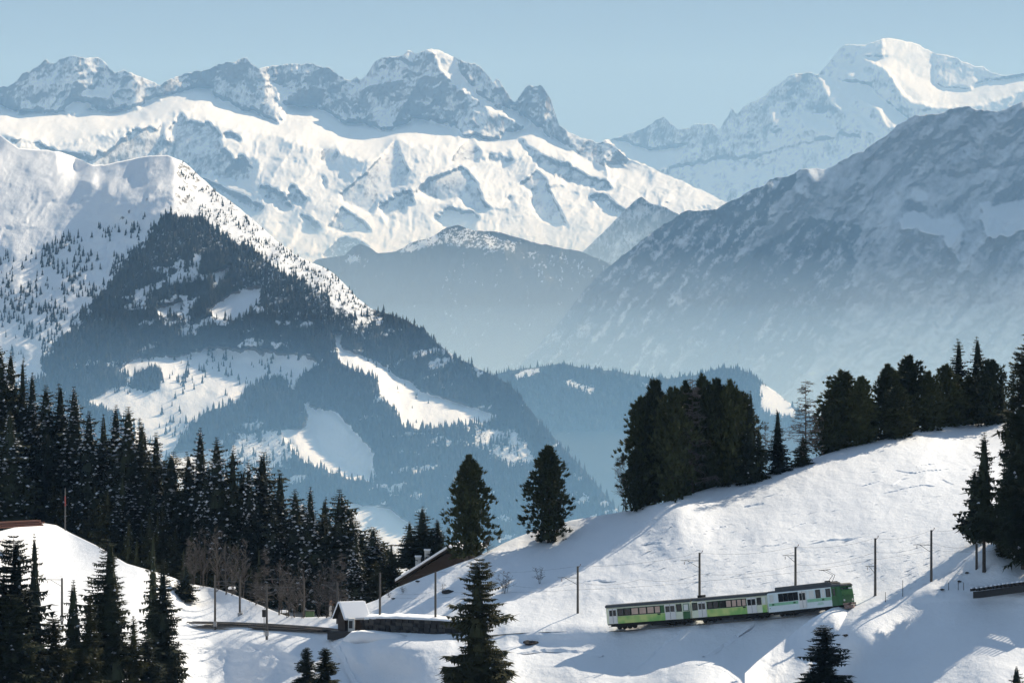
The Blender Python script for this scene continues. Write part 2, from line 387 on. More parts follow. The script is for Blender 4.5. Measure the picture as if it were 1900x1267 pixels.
massif = Relief('glacier_massif', MS, 560, (600, 230, 38000), 2.0, dict(az=24, s=23, rock=-.22, azvar=40, svar=8, rough=.85), [
    fct([(-300,T),(300,T),(300,178),(280,180),(250,195),(230,205),(180,203),(165,190),(135,190),(110,207),(75,205),(40,205),(0,195),(-300,215)], -18, 63, rock=.35, rough=1.3),
    fct([(125,T),(185,T),(205,165),(165,178),(150,160)], 20, 45, rock=.1, rough=1.2),
    fct([(155,168),(178,165),(206,170),(200,178),(150,182)], 24, 18, rock=-.6, sharp=1),
    fct([(232,T),(262,T),(275,180),(250,180),(240,160)], 30, 48, rock=.3),
    fct([(297,T),(400,T),(400,150),(385,160),(340,166),(300,178)], -18, 63, rock=.45, rough=1.3),
    fct([(385,T),(459,T),(500,150),(515,190),(522,226),(505,226),(470,206),(420,186),(378,172),(385,160)], -18, 66, rock=.38, rough=1.3),
    fct([(459,T),(478,T),(500,148),(503,160)], 36, 45, rock=-.2),
    fct([(500,T),(640,T),(800,T),(800,90),(860,165),(925,207),(985,222),(975,233),(950,240),(920,262),(880,262),(870,252),(850,245),(840,230),(810,225),(785,220),(770,222),(745,238),(720,241),(700,235),(680,230),(640,228),(620,215),(580,198),(545,196),(512,190),(505,150)], -17, 66, rock=.33, rough=1.4),
    fct([(800,T),(960,T),(950,188),(930,200),(905,195),(870,160),(830,105)], -20, 58, rock=.35, rough=1.4),
    fct([(800,80),(820,88),(850,110),(855,130),(880,165),(925,207),(905,202),(870,172),(838,150),(815,125)], 37, 50, rock=-.25, rough=1.1, sharp=1),
    fct([(508,158),(528,162),(535,175),(520,190),(512,182)], 30, 20, rock=-.6, sharp=1),
    fct([(512,190),(525,182),(522,200),(512,205)], 30, 20, rock=-.6, sharp=1),
    fct([(950,T),(1040,T),(1040,240),(1000,232),(975,218),(950,200)], -18, 66, rock=.55, rough=1.2),
    fct([(930,194),(955,205),(985,220),(978,233),(940,215)], 30, 22, rock=-.7, rough=.3, sharp=1),
    fct([(1030,T),(1160,T),(1160,292),(1158,310),(1120,308),(1070,285),(1040,262),(1010,245)], -12, 56, rock=.5, rough=1.1),
    fct([(-300,212),(0,202),(110,211),(250,204),(300,182),(340,168),(385,162),(400,182),(370,200),(330,205),(250,240),(100,262),(-300,262)], 14, 10, rock=-.6, rough=.4, var=.5),
    fct([(400,186),(470,208),(522,230),(530,198),(548,196),(580,199),(640,229),(720,242),(785,223),(845,246),(850,262),(800,276),(735,260),(690,300),(640,290),(540,260),(450,240),(390,226),(345,215),(370,200)], 16, 11, rock=-.6, rough=.45, var=.5),
    fct([(850,248),(920,264),(985,235),(1040,262),(1060,290),(1000,290),(900,290)], 20, 12, rock=-.5, rough=.6, var=.6),
    # rock islands and shaded spurs in the snow
    fct([(330,205),(345,225),(360,230),(390,232),(410,255),(415,280),(435,300),(450,290),(465,310),(460,330),(440,340),(420,330),(365,325),(320,295),(310,268)], -33, 60, rock=.53, rough=.35, var=.2),
    fct([(310,262),(320,295),(250,312),(200,310),(170,305),(150,290),(200,280),(225,255),(250,240),(300,235)], -30, 54, rock=.43, rough=.35, var=.2),
    fct([(355,320),(420,350),(492,385),(478,398),(410,360),(360,330)], -35, 56, rough=.35, var=.2, rock=.48, sharp=1),
    fct([(415,245),(440,250),(447,262),(420,258)], -35, 63, rough=.35, var=.2, rock=.58, sharp=1),
    fct([(596,275),(620,266),(628,290),(615,305),(598,300)], -38, 66, rough=.35, var=.2, rock=.48, sharp=1),
    fct([(600,325),(608,345),(600,350)], -38, 66, rough=.35, var=.2, rock=.48),
    fct([(690,312),(735,262),(745,290),(760,320),(750,340),(725,350),(705,365),(690,400),(660,385),(635,375),(630,362),(660,335)], -36, 58, rock=.38, rough=.35, var=.2, sharp=1),
    fct([(870,253),(892,282),(886,300),(838,302),(840,292)], -35, 64, rough=.35, var=.2, rock=.53, sharp=1),
    fct([(795,332),(860,308),(885,340),(895,370),(907,388),(890,396),(872,385),(850,370),(820,376),(790,366),(778,350)], -35, 58, rock=.38, rough=.35, var=.2, sharp=1),
    fct([(830,390),(890,395),(880,425),(820,425),(800,410)], -33, 54, rock=0, rough=.35, var=.2),
    fct([(633,384),(607,424),(650,434),(690,430),(665,405)], -35, 56, rough=.35, var=.2, rock=.43, sharp=1),
    fct([(995,318),(1010,330),(1015,345),(1052,416),(1032,419),(1000,406),(985,385),(985,360),(963,340),(975,334)], -36, 60, rock=.38, rough=.35, var=.2, sharp=1),
    fct([(1088,366),(1120,360),(1162,392),(1145,402),(1120,386)], -35, 58, rough=.35, var=.2, rock=.43, sharp=1),
    fct([(935,365),(948,366),(945,378),(932,374)], -35, 58, rough=.35, var=.2, rock=.38),
    fct([(905,290),(950,285),(945,300),(910,303)], -35, 56, rough=.35, var=.2, rock=.38),
    fct([(960,262),(1010,290),(1080,318),(1140,352),(1130,362),(1060,342),(1000,312)], -28, 54, rock=.53, rough=.35, var=.2),
    fct([(540,345),(575,370),(560,385),(530,370)], -35, 54, rough=.35, var=.2, rock=.43),
    fct([(480,350),(500,345),(545,385),(525,395)], -35, 54, rough=.35, var=.2, rock=.43),
    fct([(560,395),(575,400),(590,425),(575,425)], -35, 54, rough=.35, var=.2, rock=.43),
    fct([(700,380),(760,350),(770,380),(720,410)], -32, 54, rough=.35, var=.2, rock=.33),
    fct([(420,405),(560,470),(600,520),(400,520)], 30, 25, rock=.0),
    fct([(640,440),(670,452),(700,470),(690,520),(600,520),(600,470)], -32, 54, rough=.35, var=.2, rock=.58, forest=.6),
    fct([(150,290),(190,302),(160,310),(60,270),(0,260),(0,250),(100,272)], -32, 54, rough=.35, var=.2, rock=.38),
    ], (-300, 1500), rough=3.4, fvar=.45, anis=1.4, facet=(30, 22, 8), skew=.5, ribs=(0.1, .22, 10, .12), jag=8, seed=23, mat=mat_mountain('snow_and_granite', 5.3, bump=.3, edge=(.32, .9), str_=(1, .5, .28)))
massif.mesh()

TS = [(960,560),(1050,490),(1080,467),(1100,450),(1115,435),(1150,400),(1175,375),(1190,366),(1200,372),(1210,379),(1235,385),(1260,398),(1290,420),(1340,460),(1500,560)]
tri = Relief('shaded_spur_mountain', TS, 660, (1190, 380, 28000), 2.6, dict(az=-18, s=56, rock=.45, forest=.45, azvar=50, svar=16), [
    fct([(1190,T),(1260,T),(1300,420),(1230,440),(1200,400)], -10, 50)], (960, 1500), facet=(30, 60, 18), veins=(.7, 11, 4, .9, .6), jag=4, seed=31, mat=mat_mountain('snow_rock_and_wood_far', 3.9, con=.6, edge=(.1, 1.2)))
tri.mesh()

AS = [(480,540),(560,500),(590,480),(640,474),(655,458),(668,452),(690,462),(700,470),(735,466),(760,452),(800,440),(830,422),(850,418),(880,428),(920,430),(960,440),(1000,452),(1040,460),(1080,468),(1110,480),(1150,500),(1250,540),(1300,560)]
arp = Relief('wooded_mountain', AS, 760, (850, 440, 21000), 2.6, dict(az=-16, s=48, rock=.2, forest=.86, azvar=70, svar=20), [
    fct([(735,460),(830,425),(850,418),(900,430),(960,445),(950,470),(880,462),(800,455),(760,470),(745,474)], -10, 30, rock=.2, forest=.55),
    fct([(745,468),(800,444),(832,428),(800,455),(765,470)], 27, 22, rock=-.3, forest=.2),
    fct([(625,480),(660,470),(670,480),(640,486)], 24, 22, rock=-.3, forest=.2),
    fct([(980,470),(1060,470),(1110,500),(1060,540),(1000,520)], -10, 44, forest=.7)],
    (480, 1300), facet=(36, 50, 14), veins=(.15, 18, 3, .8, .35), jag=5, seed=37, mat=mat_mountain('snow_rock_and_wood_mid', 2.9, fcon=1.3))
arp.mesh()

RS = [(900,760),(930,720),(980,660),(1000,640),(1035,600),(1060,570),(1090,530),(1120,500),(1160,470),(1200,438),(1240,412),(1262,397),(1285,390),(1310,390),(1330,388),(1345,378),(1380,362),(1400,352),(1415,345),(1430,335),(1445,330),(1460,328),(1475,320),(1495,312),(1510,315),(1540,312),(1560,298),(1590,283),(1605,280),(1625,265),(1655,242),(1665,232),(1700,215),(1740,212),(1755,205),(1775,199),(1800,200),(1820,205),(1850,206),(1875,200),(1890,190),(1905,185),(2000,150),(2300,120)]
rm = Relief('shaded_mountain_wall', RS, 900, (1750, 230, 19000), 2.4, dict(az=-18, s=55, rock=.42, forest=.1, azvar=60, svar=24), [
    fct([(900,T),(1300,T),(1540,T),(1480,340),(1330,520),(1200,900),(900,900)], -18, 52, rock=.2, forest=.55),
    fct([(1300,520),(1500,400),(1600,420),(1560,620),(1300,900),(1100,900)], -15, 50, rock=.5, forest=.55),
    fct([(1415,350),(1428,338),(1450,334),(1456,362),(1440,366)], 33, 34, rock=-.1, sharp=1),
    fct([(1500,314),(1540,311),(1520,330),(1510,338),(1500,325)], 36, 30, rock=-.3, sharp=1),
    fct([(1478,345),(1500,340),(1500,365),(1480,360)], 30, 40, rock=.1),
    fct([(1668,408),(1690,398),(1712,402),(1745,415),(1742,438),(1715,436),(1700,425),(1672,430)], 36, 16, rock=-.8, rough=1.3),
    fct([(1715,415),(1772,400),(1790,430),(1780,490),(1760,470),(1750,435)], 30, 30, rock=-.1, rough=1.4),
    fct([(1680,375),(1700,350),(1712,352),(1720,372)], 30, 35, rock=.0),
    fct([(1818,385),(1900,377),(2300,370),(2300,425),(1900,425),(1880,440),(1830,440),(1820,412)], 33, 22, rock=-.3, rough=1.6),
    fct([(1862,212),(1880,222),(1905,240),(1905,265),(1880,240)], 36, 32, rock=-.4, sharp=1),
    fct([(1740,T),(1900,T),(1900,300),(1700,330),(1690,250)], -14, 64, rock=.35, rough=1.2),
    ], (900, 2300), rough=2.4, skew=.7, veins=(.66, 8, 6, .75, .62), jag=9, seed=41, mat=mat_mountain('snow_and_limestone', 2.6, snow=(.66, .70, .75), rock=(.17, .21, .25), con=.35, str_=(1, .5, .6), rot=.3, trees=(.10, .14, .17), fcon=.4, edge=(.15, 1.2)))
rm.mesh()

HS = [(820,760),(900,700),(935,690),(960,685),(1000,680),(1040,675),(1100,685),(1150,690),(1200,700),(1240,702),(1290,696),(1310,690),(1340,681),(1370,685),(1400,695),(1412,708),(1450,735),(1480,760),(1550,800),(1700,850),(1800,860)]
hl = Relief('forest_hills', HS, 1000, (1050, 700, 11000), 3, dict(az=-45, s=26, rock=-.5, forest=.9, azvar=60, svar=14), [
    fct([(948,698),(975,688),(1003,684),(1002,692),(958,702)], 40, 12, forest=0, sharp=1),
    fct([(1042,700),(1060,708),(1110,722),(1100,732),(1070,728),(1048,720)], 30, 18, forest=.36),
    fct([(1408,712),(1430,716),(1466,750),(1480,775),(1412,765)], 40, 22, forest=.1, sharp=1),
    fct([(1180,718),(1200,716),(1200,722)], 40, 12, forest=0)],
    (820, 1800), jag=4, seed=43, rough=.6, mat=mat_mountain('snow_and_wood_low_hills', 1.5))
hl.mesh()

LS = [(-300,230),(-50,243),(0,250),(15,262),(35,275),(60,277),(90,279),(110,282),(125,286),(145,295),(165,304),(175,308),(200,305),(235,297),(270,290),(310,288),(320,292),(340,300),(355,312),(368,325),(380,335),(400,355),(430,375),(460,400),(490,425),(510,445),(530,460),(550,475),(575,486),(600,496),(620,508),(640,528),(665,555),(690,573),(720,582),(750,592),(775,606),(800,626),(830,652),(860,670),(890,684),(915,697),(945,712),(965,735),(1000,780),(1050,835),(1100,890),(1150,950),(1200,1010),(1280,1080)]
MEADOWS = [
    [(165,745),(230,702),(215,690),(250,660),(330,660),(400,640),(450,660),(580,665),(590,672),(556,700),(550,715),(530,730),(500,725),(480,712),(455,722),(440,748),(385,762),(345,800),(310,850),(300,960),(240,960),(250,800),(200,760)],
    [(618,620),(636,620),(628,642),(660,655),(700,670),(740,700),(770,706),(800,730),(850,745),(925,772),(900,785),(840,790),(780,796),(747,792),(735,765),(705,730),(700,706),(660,690),(628,668)],
    [(520,800),(560,795),(590,760),(620,760),(690,830),(695,893),(650,890),(600,872),(560,857),(540,830)],
    [(388,576),(425,545),(482,528),(478,560),(452,592),(398,590)],
    [(393,505),(440,488),(420,510),(398,536)],
    [(285,575),(335,555),(338,575),(300,590)],
    [(640,930),(720,940),(790,990),(760,1080),(650,1050)],
    [(740,1000),(900,1020),(1000,980),(1000,1080),(740,1080)],
    [(318,840),(420,830),(440,860),(380,880),(330,930)],
]
FOREST = [(310,392),(345,400),(372,402),(430,450),(520,462),(600,480),(690,550),(750,560),(830,620),(940,690),(1000,760),(1300,1060),(1300,1200),(-300,1200),(-300,800),(0,720),(90,700),(75,670),(140,590),(205,520),(262,450)]
ridge_snow = [(320,270),(600,480),(640,520),(690,570),(650,580),(600,540),(540,510),(480,470),(420,440),(372,402),(325,395)]
Lf = [
    fct([(-300,T),(322,T),(326,400),(310,392),(262,450),(205,520),(140,590),(75,670),(-300,800)], -38, 24, rough=1.6),
    fct([(-300,T),(60,T),(110,282),(105,320),(60,350),(-60,380),(-300,390)], -60, 30, rough=1.5),
    fct([(108,270),(125,270),(166,300),(140,320),(112,318)], 45, 18, rough=.2, sharp=1),
    fct([(170,T),(322,T),(322,330),(300,370),(220,400),(180,350),(140,330)], -62, 33, rough=1.6),
    fct([(320,330),(326,385),(240,400),(180,440),(120,480),(180,430),(240,395)], -5, 16, rough=1.4),
    fct(FOREST, -24, 38, forest=.95, rough=1.5),
    fct([(560,480),(1300,1000),(1300,1200),(700,1200),(740,800),(620,600)], 10, 30),
    fct([(440,470),(560,490),(700,580),(690,640),(600,600),(500,580),(430,540)], -20, 30, forest=.62),
    fct([(560,480),(620,500),(700,570),(690,610),(620,580),(570,540)], 20, 30, forest=.45),
    fct([(270,440),(330,400),(400,420),(420,470),(330,470),(260,520),(210,560)], -50, 34, forest=.66),
    fct([(860,785),(960,800),(1000,860),(940,870),(880,830)], 30, 26, forest=.42),
    fct(ridge_snow, 58, 32, forest=0, rough=1.2, rock=.18),
]
for i, m in enumerate(MEADOWS): Lf.append(fct(m, (55, 60, 60, 40, 50, 40, 50, 50, 55)[i], (24, 28, 30, 24, 24, 24, 28, 24, 26)[i], forest=0, rough=.45, sharp=1))
Lf.append(fct([(385,640),(580,662),(592,672),(560,684),(500,682),(440,676),(400,664)], -20, 44, forest=0, rough=.5))  # steep strip shaped to stand for the tree shadow along the clearing's top
for q in ([(243,722),(250,692),(275,682),(302,690),(300,722),(270,728)], [(455,738),(470,712),(500,700),(530,716),(548,738),(500,752)], [(195,700),(235,690),(240,716),(205,722)], [(330,700),(350,694),(352,706),(334,710)], [(770,705),(800,722),(790,732),(765,718)], [(590,800),(612,806),(606,816),(588,812)]): Lf.append(fct(q, -30, 30, forest=.95))
Lf.append(fct([(560,735),(690,830),(695,880),(600,850),(590,800)], -40, 24, forest=0, rough=.4))
Lf.append(fct([(440,800),(520,800),(560,840),(480,900),(420,860)], -35, 26, forest=.35))
Lf.append(fct([(880,780),(960,810),(990,860),(940,860),(890,815)], 20, 26, forest=.35))
lm = Relief('near_forested_mountain', LS, 1190, (320, 330, 9500), 2.4, dict(az=-35, s=26, rock=-.3, forest=0, azvar=70, svar=20), Lf,
            (-300, 1280), rough=1.9, skew=.8, veins=(.55, 10, 5, 1.25, .3), ribs=(.6, .35, 22, .3), jag=2.5, seed=53, mat=mat_mountain('snow_slope_and_forest_floor', 1.15, rock=(.16, .14, .12)))
_u, _v = np.meshgrid(lm.u, lm.v)
lm.FO = lm.FO - .6 * sstep(.56, .70, fbm(_u / 46 + _v / 60, _v / 20, 77, 4)) * (lm.FO > .8) * sstep(760, 660, _v)
lm.FO = lm.FO - .6 * sstep(.60, .72, fbm(_u / 40 + _v / 50, _v / 16, 79, 4)) * (lm.FO > .8) * sstep(700, 760, _v)
lm.mesh()

# valley floor far below, to the horizon
g = MB(); g.box((10000, 60000, -2405), (260000, 140000, 10))
gm = NB('snowy_valley_ground'); gm.bsdf(gm.mix(gm.noise(gm.n('ShaderNodeNewGeometry').outputs['Position'], .0004), (.06, .07, .06), (.7, .72, .75)), .9)
tag(g.build('valley_ground', gm.m), kind='structure')

# ------------------------------------------------------------------ the air
def air(name, verts, faces, density, col, aniso):
    me = bpy.data.meshes.new(name); me.from_pydata(verts, [], faces); me.update()
    b = NB(name); v = b.n('ShaderNodeVolumePrincipled')
    v.inputs['Color'].default_value = (*col, 1); v.inputs['Density'].default_value = density
    v.inputs['Anisotropy'].default_value = aniso
    v.inputs['Absorption Color'].default_value = (1, 1, 1, 1)
    b.l(v.outputs[0], b.out.inputs['Volume'])
    o = link(name, me, b.m); o['kind'] = 'stuff'; return o
BOXF = [(0, 2, 3, 1), (4, 5, 7, 6), (0, 1, 5, 4), (2, 6, 7, 3), (0, 4, 6, 2), (1, 3, 7, 5)]
x0, x1, y0, y1, z0, z1 = -62000, 82000, -8000, 68000, -2440, 3400
air('haze', [(x, y, z) for z in (z0, z1) for y in (y0, y1) for x in (x0, x1)], BOXF, 1.9e-5, (.30, .58, 1.0), .1)
def bank(name, ya, za, yb, zb, yc, zc, xa, xb, density, col, aniso):
    """haze lying in a valley: its upper surface climbs from (ya, za) to (yb, zb) and on to (yc, zc)"""
    vs = []
    for x in (xa, xb): vs += [(x, ya, za - 6), (x, ya, za), (x, yb, zb), (x, yc, zc), (x, yc, -2380)]
    vs = [(x, y, z) for x, y, z in vs]
    # front foot drops to the valley
    for i in (0, 5): vs[i] = (vs[i][0], vs[i][1] + 400, -2380)
    fs = [(0, 1, 2, 3, 4), (9, 8, 7, 6, 5)] + [(k, k + 5, (k + 1) % 5 + 5, (k + 1) % 5) for k in range(5)]
    return air(name, vs, fs, density, col, aniso)
bank('valley_haze', 3500, -330, 9000, -120, 9700, -110, -12000, 12000, 1.35e-4, (.27, .57, 1.0), .1)
bank('valley_haze_far', 10500, -600, 18000, 0, 22500, 300, -20000, 25000, 1.4e-4, (.50, .72, 1.0), .1)
# ------------------------------------------------------------------ the near snow slopes
def mat_snow(name, scale=1.0, strength=.45):
    b = NB(name); geo = b.n('ShaderNodeNewGeometry'); P = geo.outputs['Position']
    mp = b.n('ShaderNodeMapping'); mp.inputs['Scale'].default_value = (.35 * scale, .14 * scale, .5 * scale); mp.inputs['Rotation'].default_value = (0, 0, R(25)); b.l(P, mp.inputs[0]); Q = mp.outputs[0]
    n1 = b.noise(Q, .5, 6, .6); n2 = b.noise(P, 1.1 * scale, 8, .7); n3 = b.noise(Q, 2.6, 3, .6)
    h = b.math('ADD', b.math('MULTIPLY', n1, 1.), b.math('ADD', b.math('MULTIPLY', n2, .22), b.math('MULTIPLY', n3, .16)))
    col = b.mix(n1, (.86, .87, .89), (.80, .82, .85))
    af = b.n('ShaderNodeAttribute', attribute_name='rock').outputs['Fac']
    r = b.ramp(b.math('ADD', af, b.math('MULTIPLY', b.math('SUBTRACT', n2, .5), 1.2)), [(.5, 0.), (.6, 1.)])
    col = b.mix(r, col, (.10, .085, .07))
    b.bsdf(col, .65, bump=h, bstr=strength, bdist=1.0, spec=.25)
    return b.m
M_SNOW = mat_snow('wind_blown_snow')

NS = [(-600,1010),(-300,960),(-140,985),(0,985),(40,975),(80,970),(105,974),(130,988),(180,1012),(235,1045),(300,1064),(355,1083),(400,1091),(430,1101),(480,1121),(530,1142),(560,1145),(620,1143),(650,1130),(700,1112),(735,1090),(790,1068),(850,1045),(880,1035),(910,1020),(935,1007),(960,996),(990,985),(1030,974),(1060,965),(1150,950),(1240,930),(1300,910),(1410,880),(1500,853),(1560,833),(1620,820),(1700,799),(1760,789),(1870,783),(1960,786),(2060,795),(2300,840),(2500,900)]
TRK = [(350,1160,560),(500,1167,542),(620,1174,525),(720,1180,514),(830,1182,506),(950,1172,500),(1050,1168,495.5),(1140,1167,491),(1215,1161,487),(1290,1155,483),(1365,1149,479),(1440,1143,475),(1500,1137,471.5),(1555,1131,468),(1623,1117,465),(1680,1106,463.5),(1728,1100,462.5),(1770,1100,461.5),(1812,1104,460.5),(1860,1099,458.5),(1900,1094,456),(1980,1084,451)]
near = Relief('snow_slope', NS, 1420, (1290, 1155, 483), 3.0, dict(az=-50, s=13, azvar=34, svar=8, rough=1.2), [
    fct([(-600,T),(640,T),(640,1143),(600,1150),(340,1158),(100,1150),(-600,1150)], 30, 14, rough=.4),
    fct([(300,1158),(620,1160),(640,1182),(300,1172)], 0, 3, rough=.2),
    fct([(300,1172),(640,1182),(600,1200),(560,1212),(500,1190),(420,1178)], 25, 10),
    fct([(300,1200),(400,1180),(440,1186),(420,1240),(380,1290),(280,1290)], -45, 40, rough=1.8),
    fct([(400,1190),(520,1186),(556,1205),(560,1235),(470,1275),(380,1275)], -45, 40, rough=2.0),
    fct([(560,1200),(600,1190),(640,1290),(560,1290)], 20, 12),
    fct([(600,1190),(625,1185),(700,1290),(640,1290)], -50, 40, rough=.4),
    fct([(640,1100),(850,1040),(840,1150),(700,1140),(640,1125)], 5, 22, rough=1),
    fct([(690,1195),(830,1200),(830,1290),(700,1290)], 5, 14, rough=1.2),
    fct([(930,1005),(1060,965),(1250,928),(1180,975),(1060,1060),(950,1120),(930,1100)], -22, 17, rough=.7),
    fct([(950,1120),(1140,1115),(1140,1160),(950,1165)], 20, 8, rough=.4),
    fct([(950,1176),(1060,1172),(1150,1172),(1300,1162),(1440,1150),(1520,1140),(1470,1165),(1400,1205),(1360,1205),(1290,1198),(1240,1228),(1160,1226),(1080,1212),(1000,1204),(950,1200)], -34, 42, rough=.3),
    fct([(950,1215),(1080,1212),(1160,1228),(1250,1228),(1300,1200),(1360,1206),(1420,1210),(1400,1290),(940,1290)], 18, 9, rough=1.2),
    fct([(1040,1240),(1100,1235),(1050,1290),(1000,1290)], -45, 38, rough=.6),
    fct([(1390,1270),(1430,1230),(1470,1210),(1500,1215),(1500,1290),(1400,1290)], -45, 38, rough=.5),
    fct([(1400,1212),(1440,1180),(1500,1140),(1545,1122),(1590,1124),(1612,1136),(1585,1155),(1555,1180),(1540,1230),(1500,1215),(1450,1222)], 50, 30, rough=.9),
    fct([(1560,1178),(1612,1136),(1650,1118),(1690,1104),(1730,1100),(1810,1102),(1960,1100),(1960,1085),(1900,1112),(1780,1172),(1660,1225),(1580,1290),(1520,1290),(1550,1230)], -28, 46, rough=.15),
    fct([(1150,1070),(1500,1030),(1740,990),(1735,1092),(1590,1113),(1140,1112)], -8, 8),
    fct([(1735,1095),(1760,1065),(1790,1042),(1860,1022),(1960,985),(1960,1092),(1810,1096)], -46, 40, rough=.3),
    fct([(1870,1000),(1960,940),(1960,990),(1850,1030)], -46, 38, rough=.3),
    fct([(1570,1290),(1660,1228),(1780,1175),(1900,1115),(2060,1060),(2500,980),(2500,1430),(1500,1430)], 32, 13, rough=.5),
    fct([(1620,T),(1960,T),(1960,850),(1700,850),(1560,870)], -10, 9),
    fct([(1560,1280),(1600,1300),(1600,1430),(1200,1430),(900,1430),(900,1285)], 0, 9),
    fct([(-600,1290),(900,1290),(900,1430),(-600,1430)], -10, 10),
    ], (-500, 2440), rough=1.0, warp=5, seed=61, soft=4, anis=.8, nscale=1.6,
    anchors=TRK + [(1500,870,548),(1240,940,538),(1800,800,568),(1000,1000,545),(700,1120,540),(380,1100,585),(120,990,600),(60,1267,500),(400,1267,527),(700,1267,505),(1000,1267,478),(1300,1267,455),(1600,1165,456),(1660,1230,453),(1860,1015,467.5),(1765,1072,466),(1850,1267,432),(1000,1400,440)],
    anchor_w=70, back=.45, mat=M_SNOW)
near_o = near.mesh(ustep=4.0)

WS = [(-600,740),(-160,800),(0,805),(60,835),(120,872),(200,905),(260,930),(320,960),(380,990),(450,1015),(520,1040),(600,1070),(680,1085),(740,1078),(800,1050),(860,1030),(900,1060),(960,1075)]
wood = Relief('wooded_snow_slope', WS, 1200, (300, 1080, 648), 5.0, dict(az=10, s=24, azvar=50, svar=14), [
    fct([(150,890),(260,925),(240,965),(190,950)], 40, 14, rough=.3)], (-500, 960), rough=.8, seed=67, soft=2, anis=.8, nscale=2, mat=M_SNOW)
wood.mesh()
# the snow knoll between the track bed and the shaded mound
DS = [(1380,1250),(1405,1226),(1440,1198),(1475,1170),(1500,1151),(1525,1136),(1545,1127),(1565,1124),(1590,1126),(1612,1135),(1640,1160)]
drift = Relief('snow_drift', DS, 1420, (1550, 1140, 462.6), 3.0, dict(az=42, s=26, azvar=50, svar=10, rough=.8), [
    fct([(1380,T),(1480,T),(1500,1200),(1440,1430),(1300,1430)], 20, 22)], (1382, 1640), rough=1.0, warp=5, seed=63, soft=2, anis=.8, nscale=1.4,
    anchors=[(1550,1140,462.8),(1440,1215,457.5),(1600,1160,463.5),(1540,1250,455),(1440,1300,448)], anchor_w=60, back=.8, mat=M_SNOW)
drift.mesh()

# crusted edges, trodden lines and raised stripes that imitate sunlight on the snow
def berm(name, pts, rel=near, w_=.35, h=.16):
    P = [rel.pt(u, v) for u, v in pts]; Q = []
    for a, b_ in zip(P, P[1:]):
        for k in range(6): Q.append(a.lerp(b_, k / 6))
    m = MB(); vs = []; rs_ = random.Random(len(pts) + int(pts[0][0]))
    for i, p in enumerate(Q):
        d = Q[min(i + 1, len(Q) - 1)] - Q[max(i - 1, 0)]; s_ = Vector((d.y, -d.x, 0)).normalized(); t = math.sin(math.pi * (i + .5) / len(Q)) ** .5 * rs_.uniform(.5, 1.2)
        vs += [p - s_ * w_ - Vector((0, 0, .12)), p + Vector((0, 0, h * t)) + s_ * rs_.uniform(-.1, .1), p + s_ * w_ - Vector((0, 0, .12))]
    m.add(vs, [(3 * i + k, 3 * i + 3 + k, 3 * i + 4 + k, 3 * i + 1 + k) for i in range(len(Q) - 1) for k in (0, 1)])
    o = m.build(name, M_SNOW); o['kind'] = 'structure'; return o
for pts in ([(1662,872),(1680,876),(1700,878),(1722,873),(1745,872),(1768,868)], [(1700,866),(1722,862),(1742,860)], [(1640,915),(1665,910),(1690,904),(1712,900),(1740,902)], [(1655,900),(1672,890),(1692,886)],
            [(1600,902),(1622,896),(1640,890)], [(1750,890),(1762,896),(1772,899)], [(1462,982),(1480,975),(1500,968)], [(1500,1010),(1540,1002),(1580,1000),(1620,992)], [(1190,1010),(1215,1006),(1240,1008)],
            [(1310,985),(1335,978),(1352,976)], [(1380,940),(1402,936),(1425,932)], [(1080,1080),(1110,1076),(1150,1078)], [(1410,1015),(1440,1012),(1468,1004)]): berm('snow_crust_edge', pts)
for pts in ([(1268,1166),(1244,1186),(1218,1208),(1196,1228),(1160,1252)], [(1398,1158),(1366,1180),(1340,1198),(1300,1222)], [(960,1212),(1010,1206),(1070,1208),(1130,1218)], [(610,1186),(628,1200),(640,1222),(652,1250),(668,1280)]): berm('snow_sun_stripe', pts, w_=.5, h=.3)  # first two raised to imitate sunlit stripes between the coach shadows

# wind-cut flecks on the open slope: nobody could count them
rs_ = random.Random(12); vs = []; fs = []
while len(fs) < 900:
    u = rs_.uniform(1060, 1820); v = rs_.uniform(860, 1090)
    if v < float(near.sil(u)) + 22 or vnoise(np.array([u / 70.]), np.array([v / 26.]), 91)[0] < .5: continue
    p = near.pt(u, v); L_ = rs_.uniform(.15, .8) * (1 if rs_.random() < .85 else 2); a = rs_.uniform(-.6, .4); d = Vector((math.cos(a), math.sin(a) * .6, math.sin(.24) * math.cos(a) * .8)) * L_; h = rs_.uniform(.02, .07); b0 = len(vs)
    vs += [p - d, p + Vector((0, -.12, -.02)), p + d, p + Vector((rs_.uniform(-.2, .2) * L_, .0, h)), p + Vector((0, .5, .01))]
    fs += [(b0, b0 + 1, b0 + 3), (b0 + 1, b0 + 2, b0 + 3), (b0 + 2, b0 + 4, b0 + 3), (b0 + 4, b0, b0 + 3)]
me = bpy.data.meshes.new('snow_flecks'); me.from_pydata(vs, [], fs); o = link('snow_flecks', me, M_SNOW); o['kind'] = 'stuff'
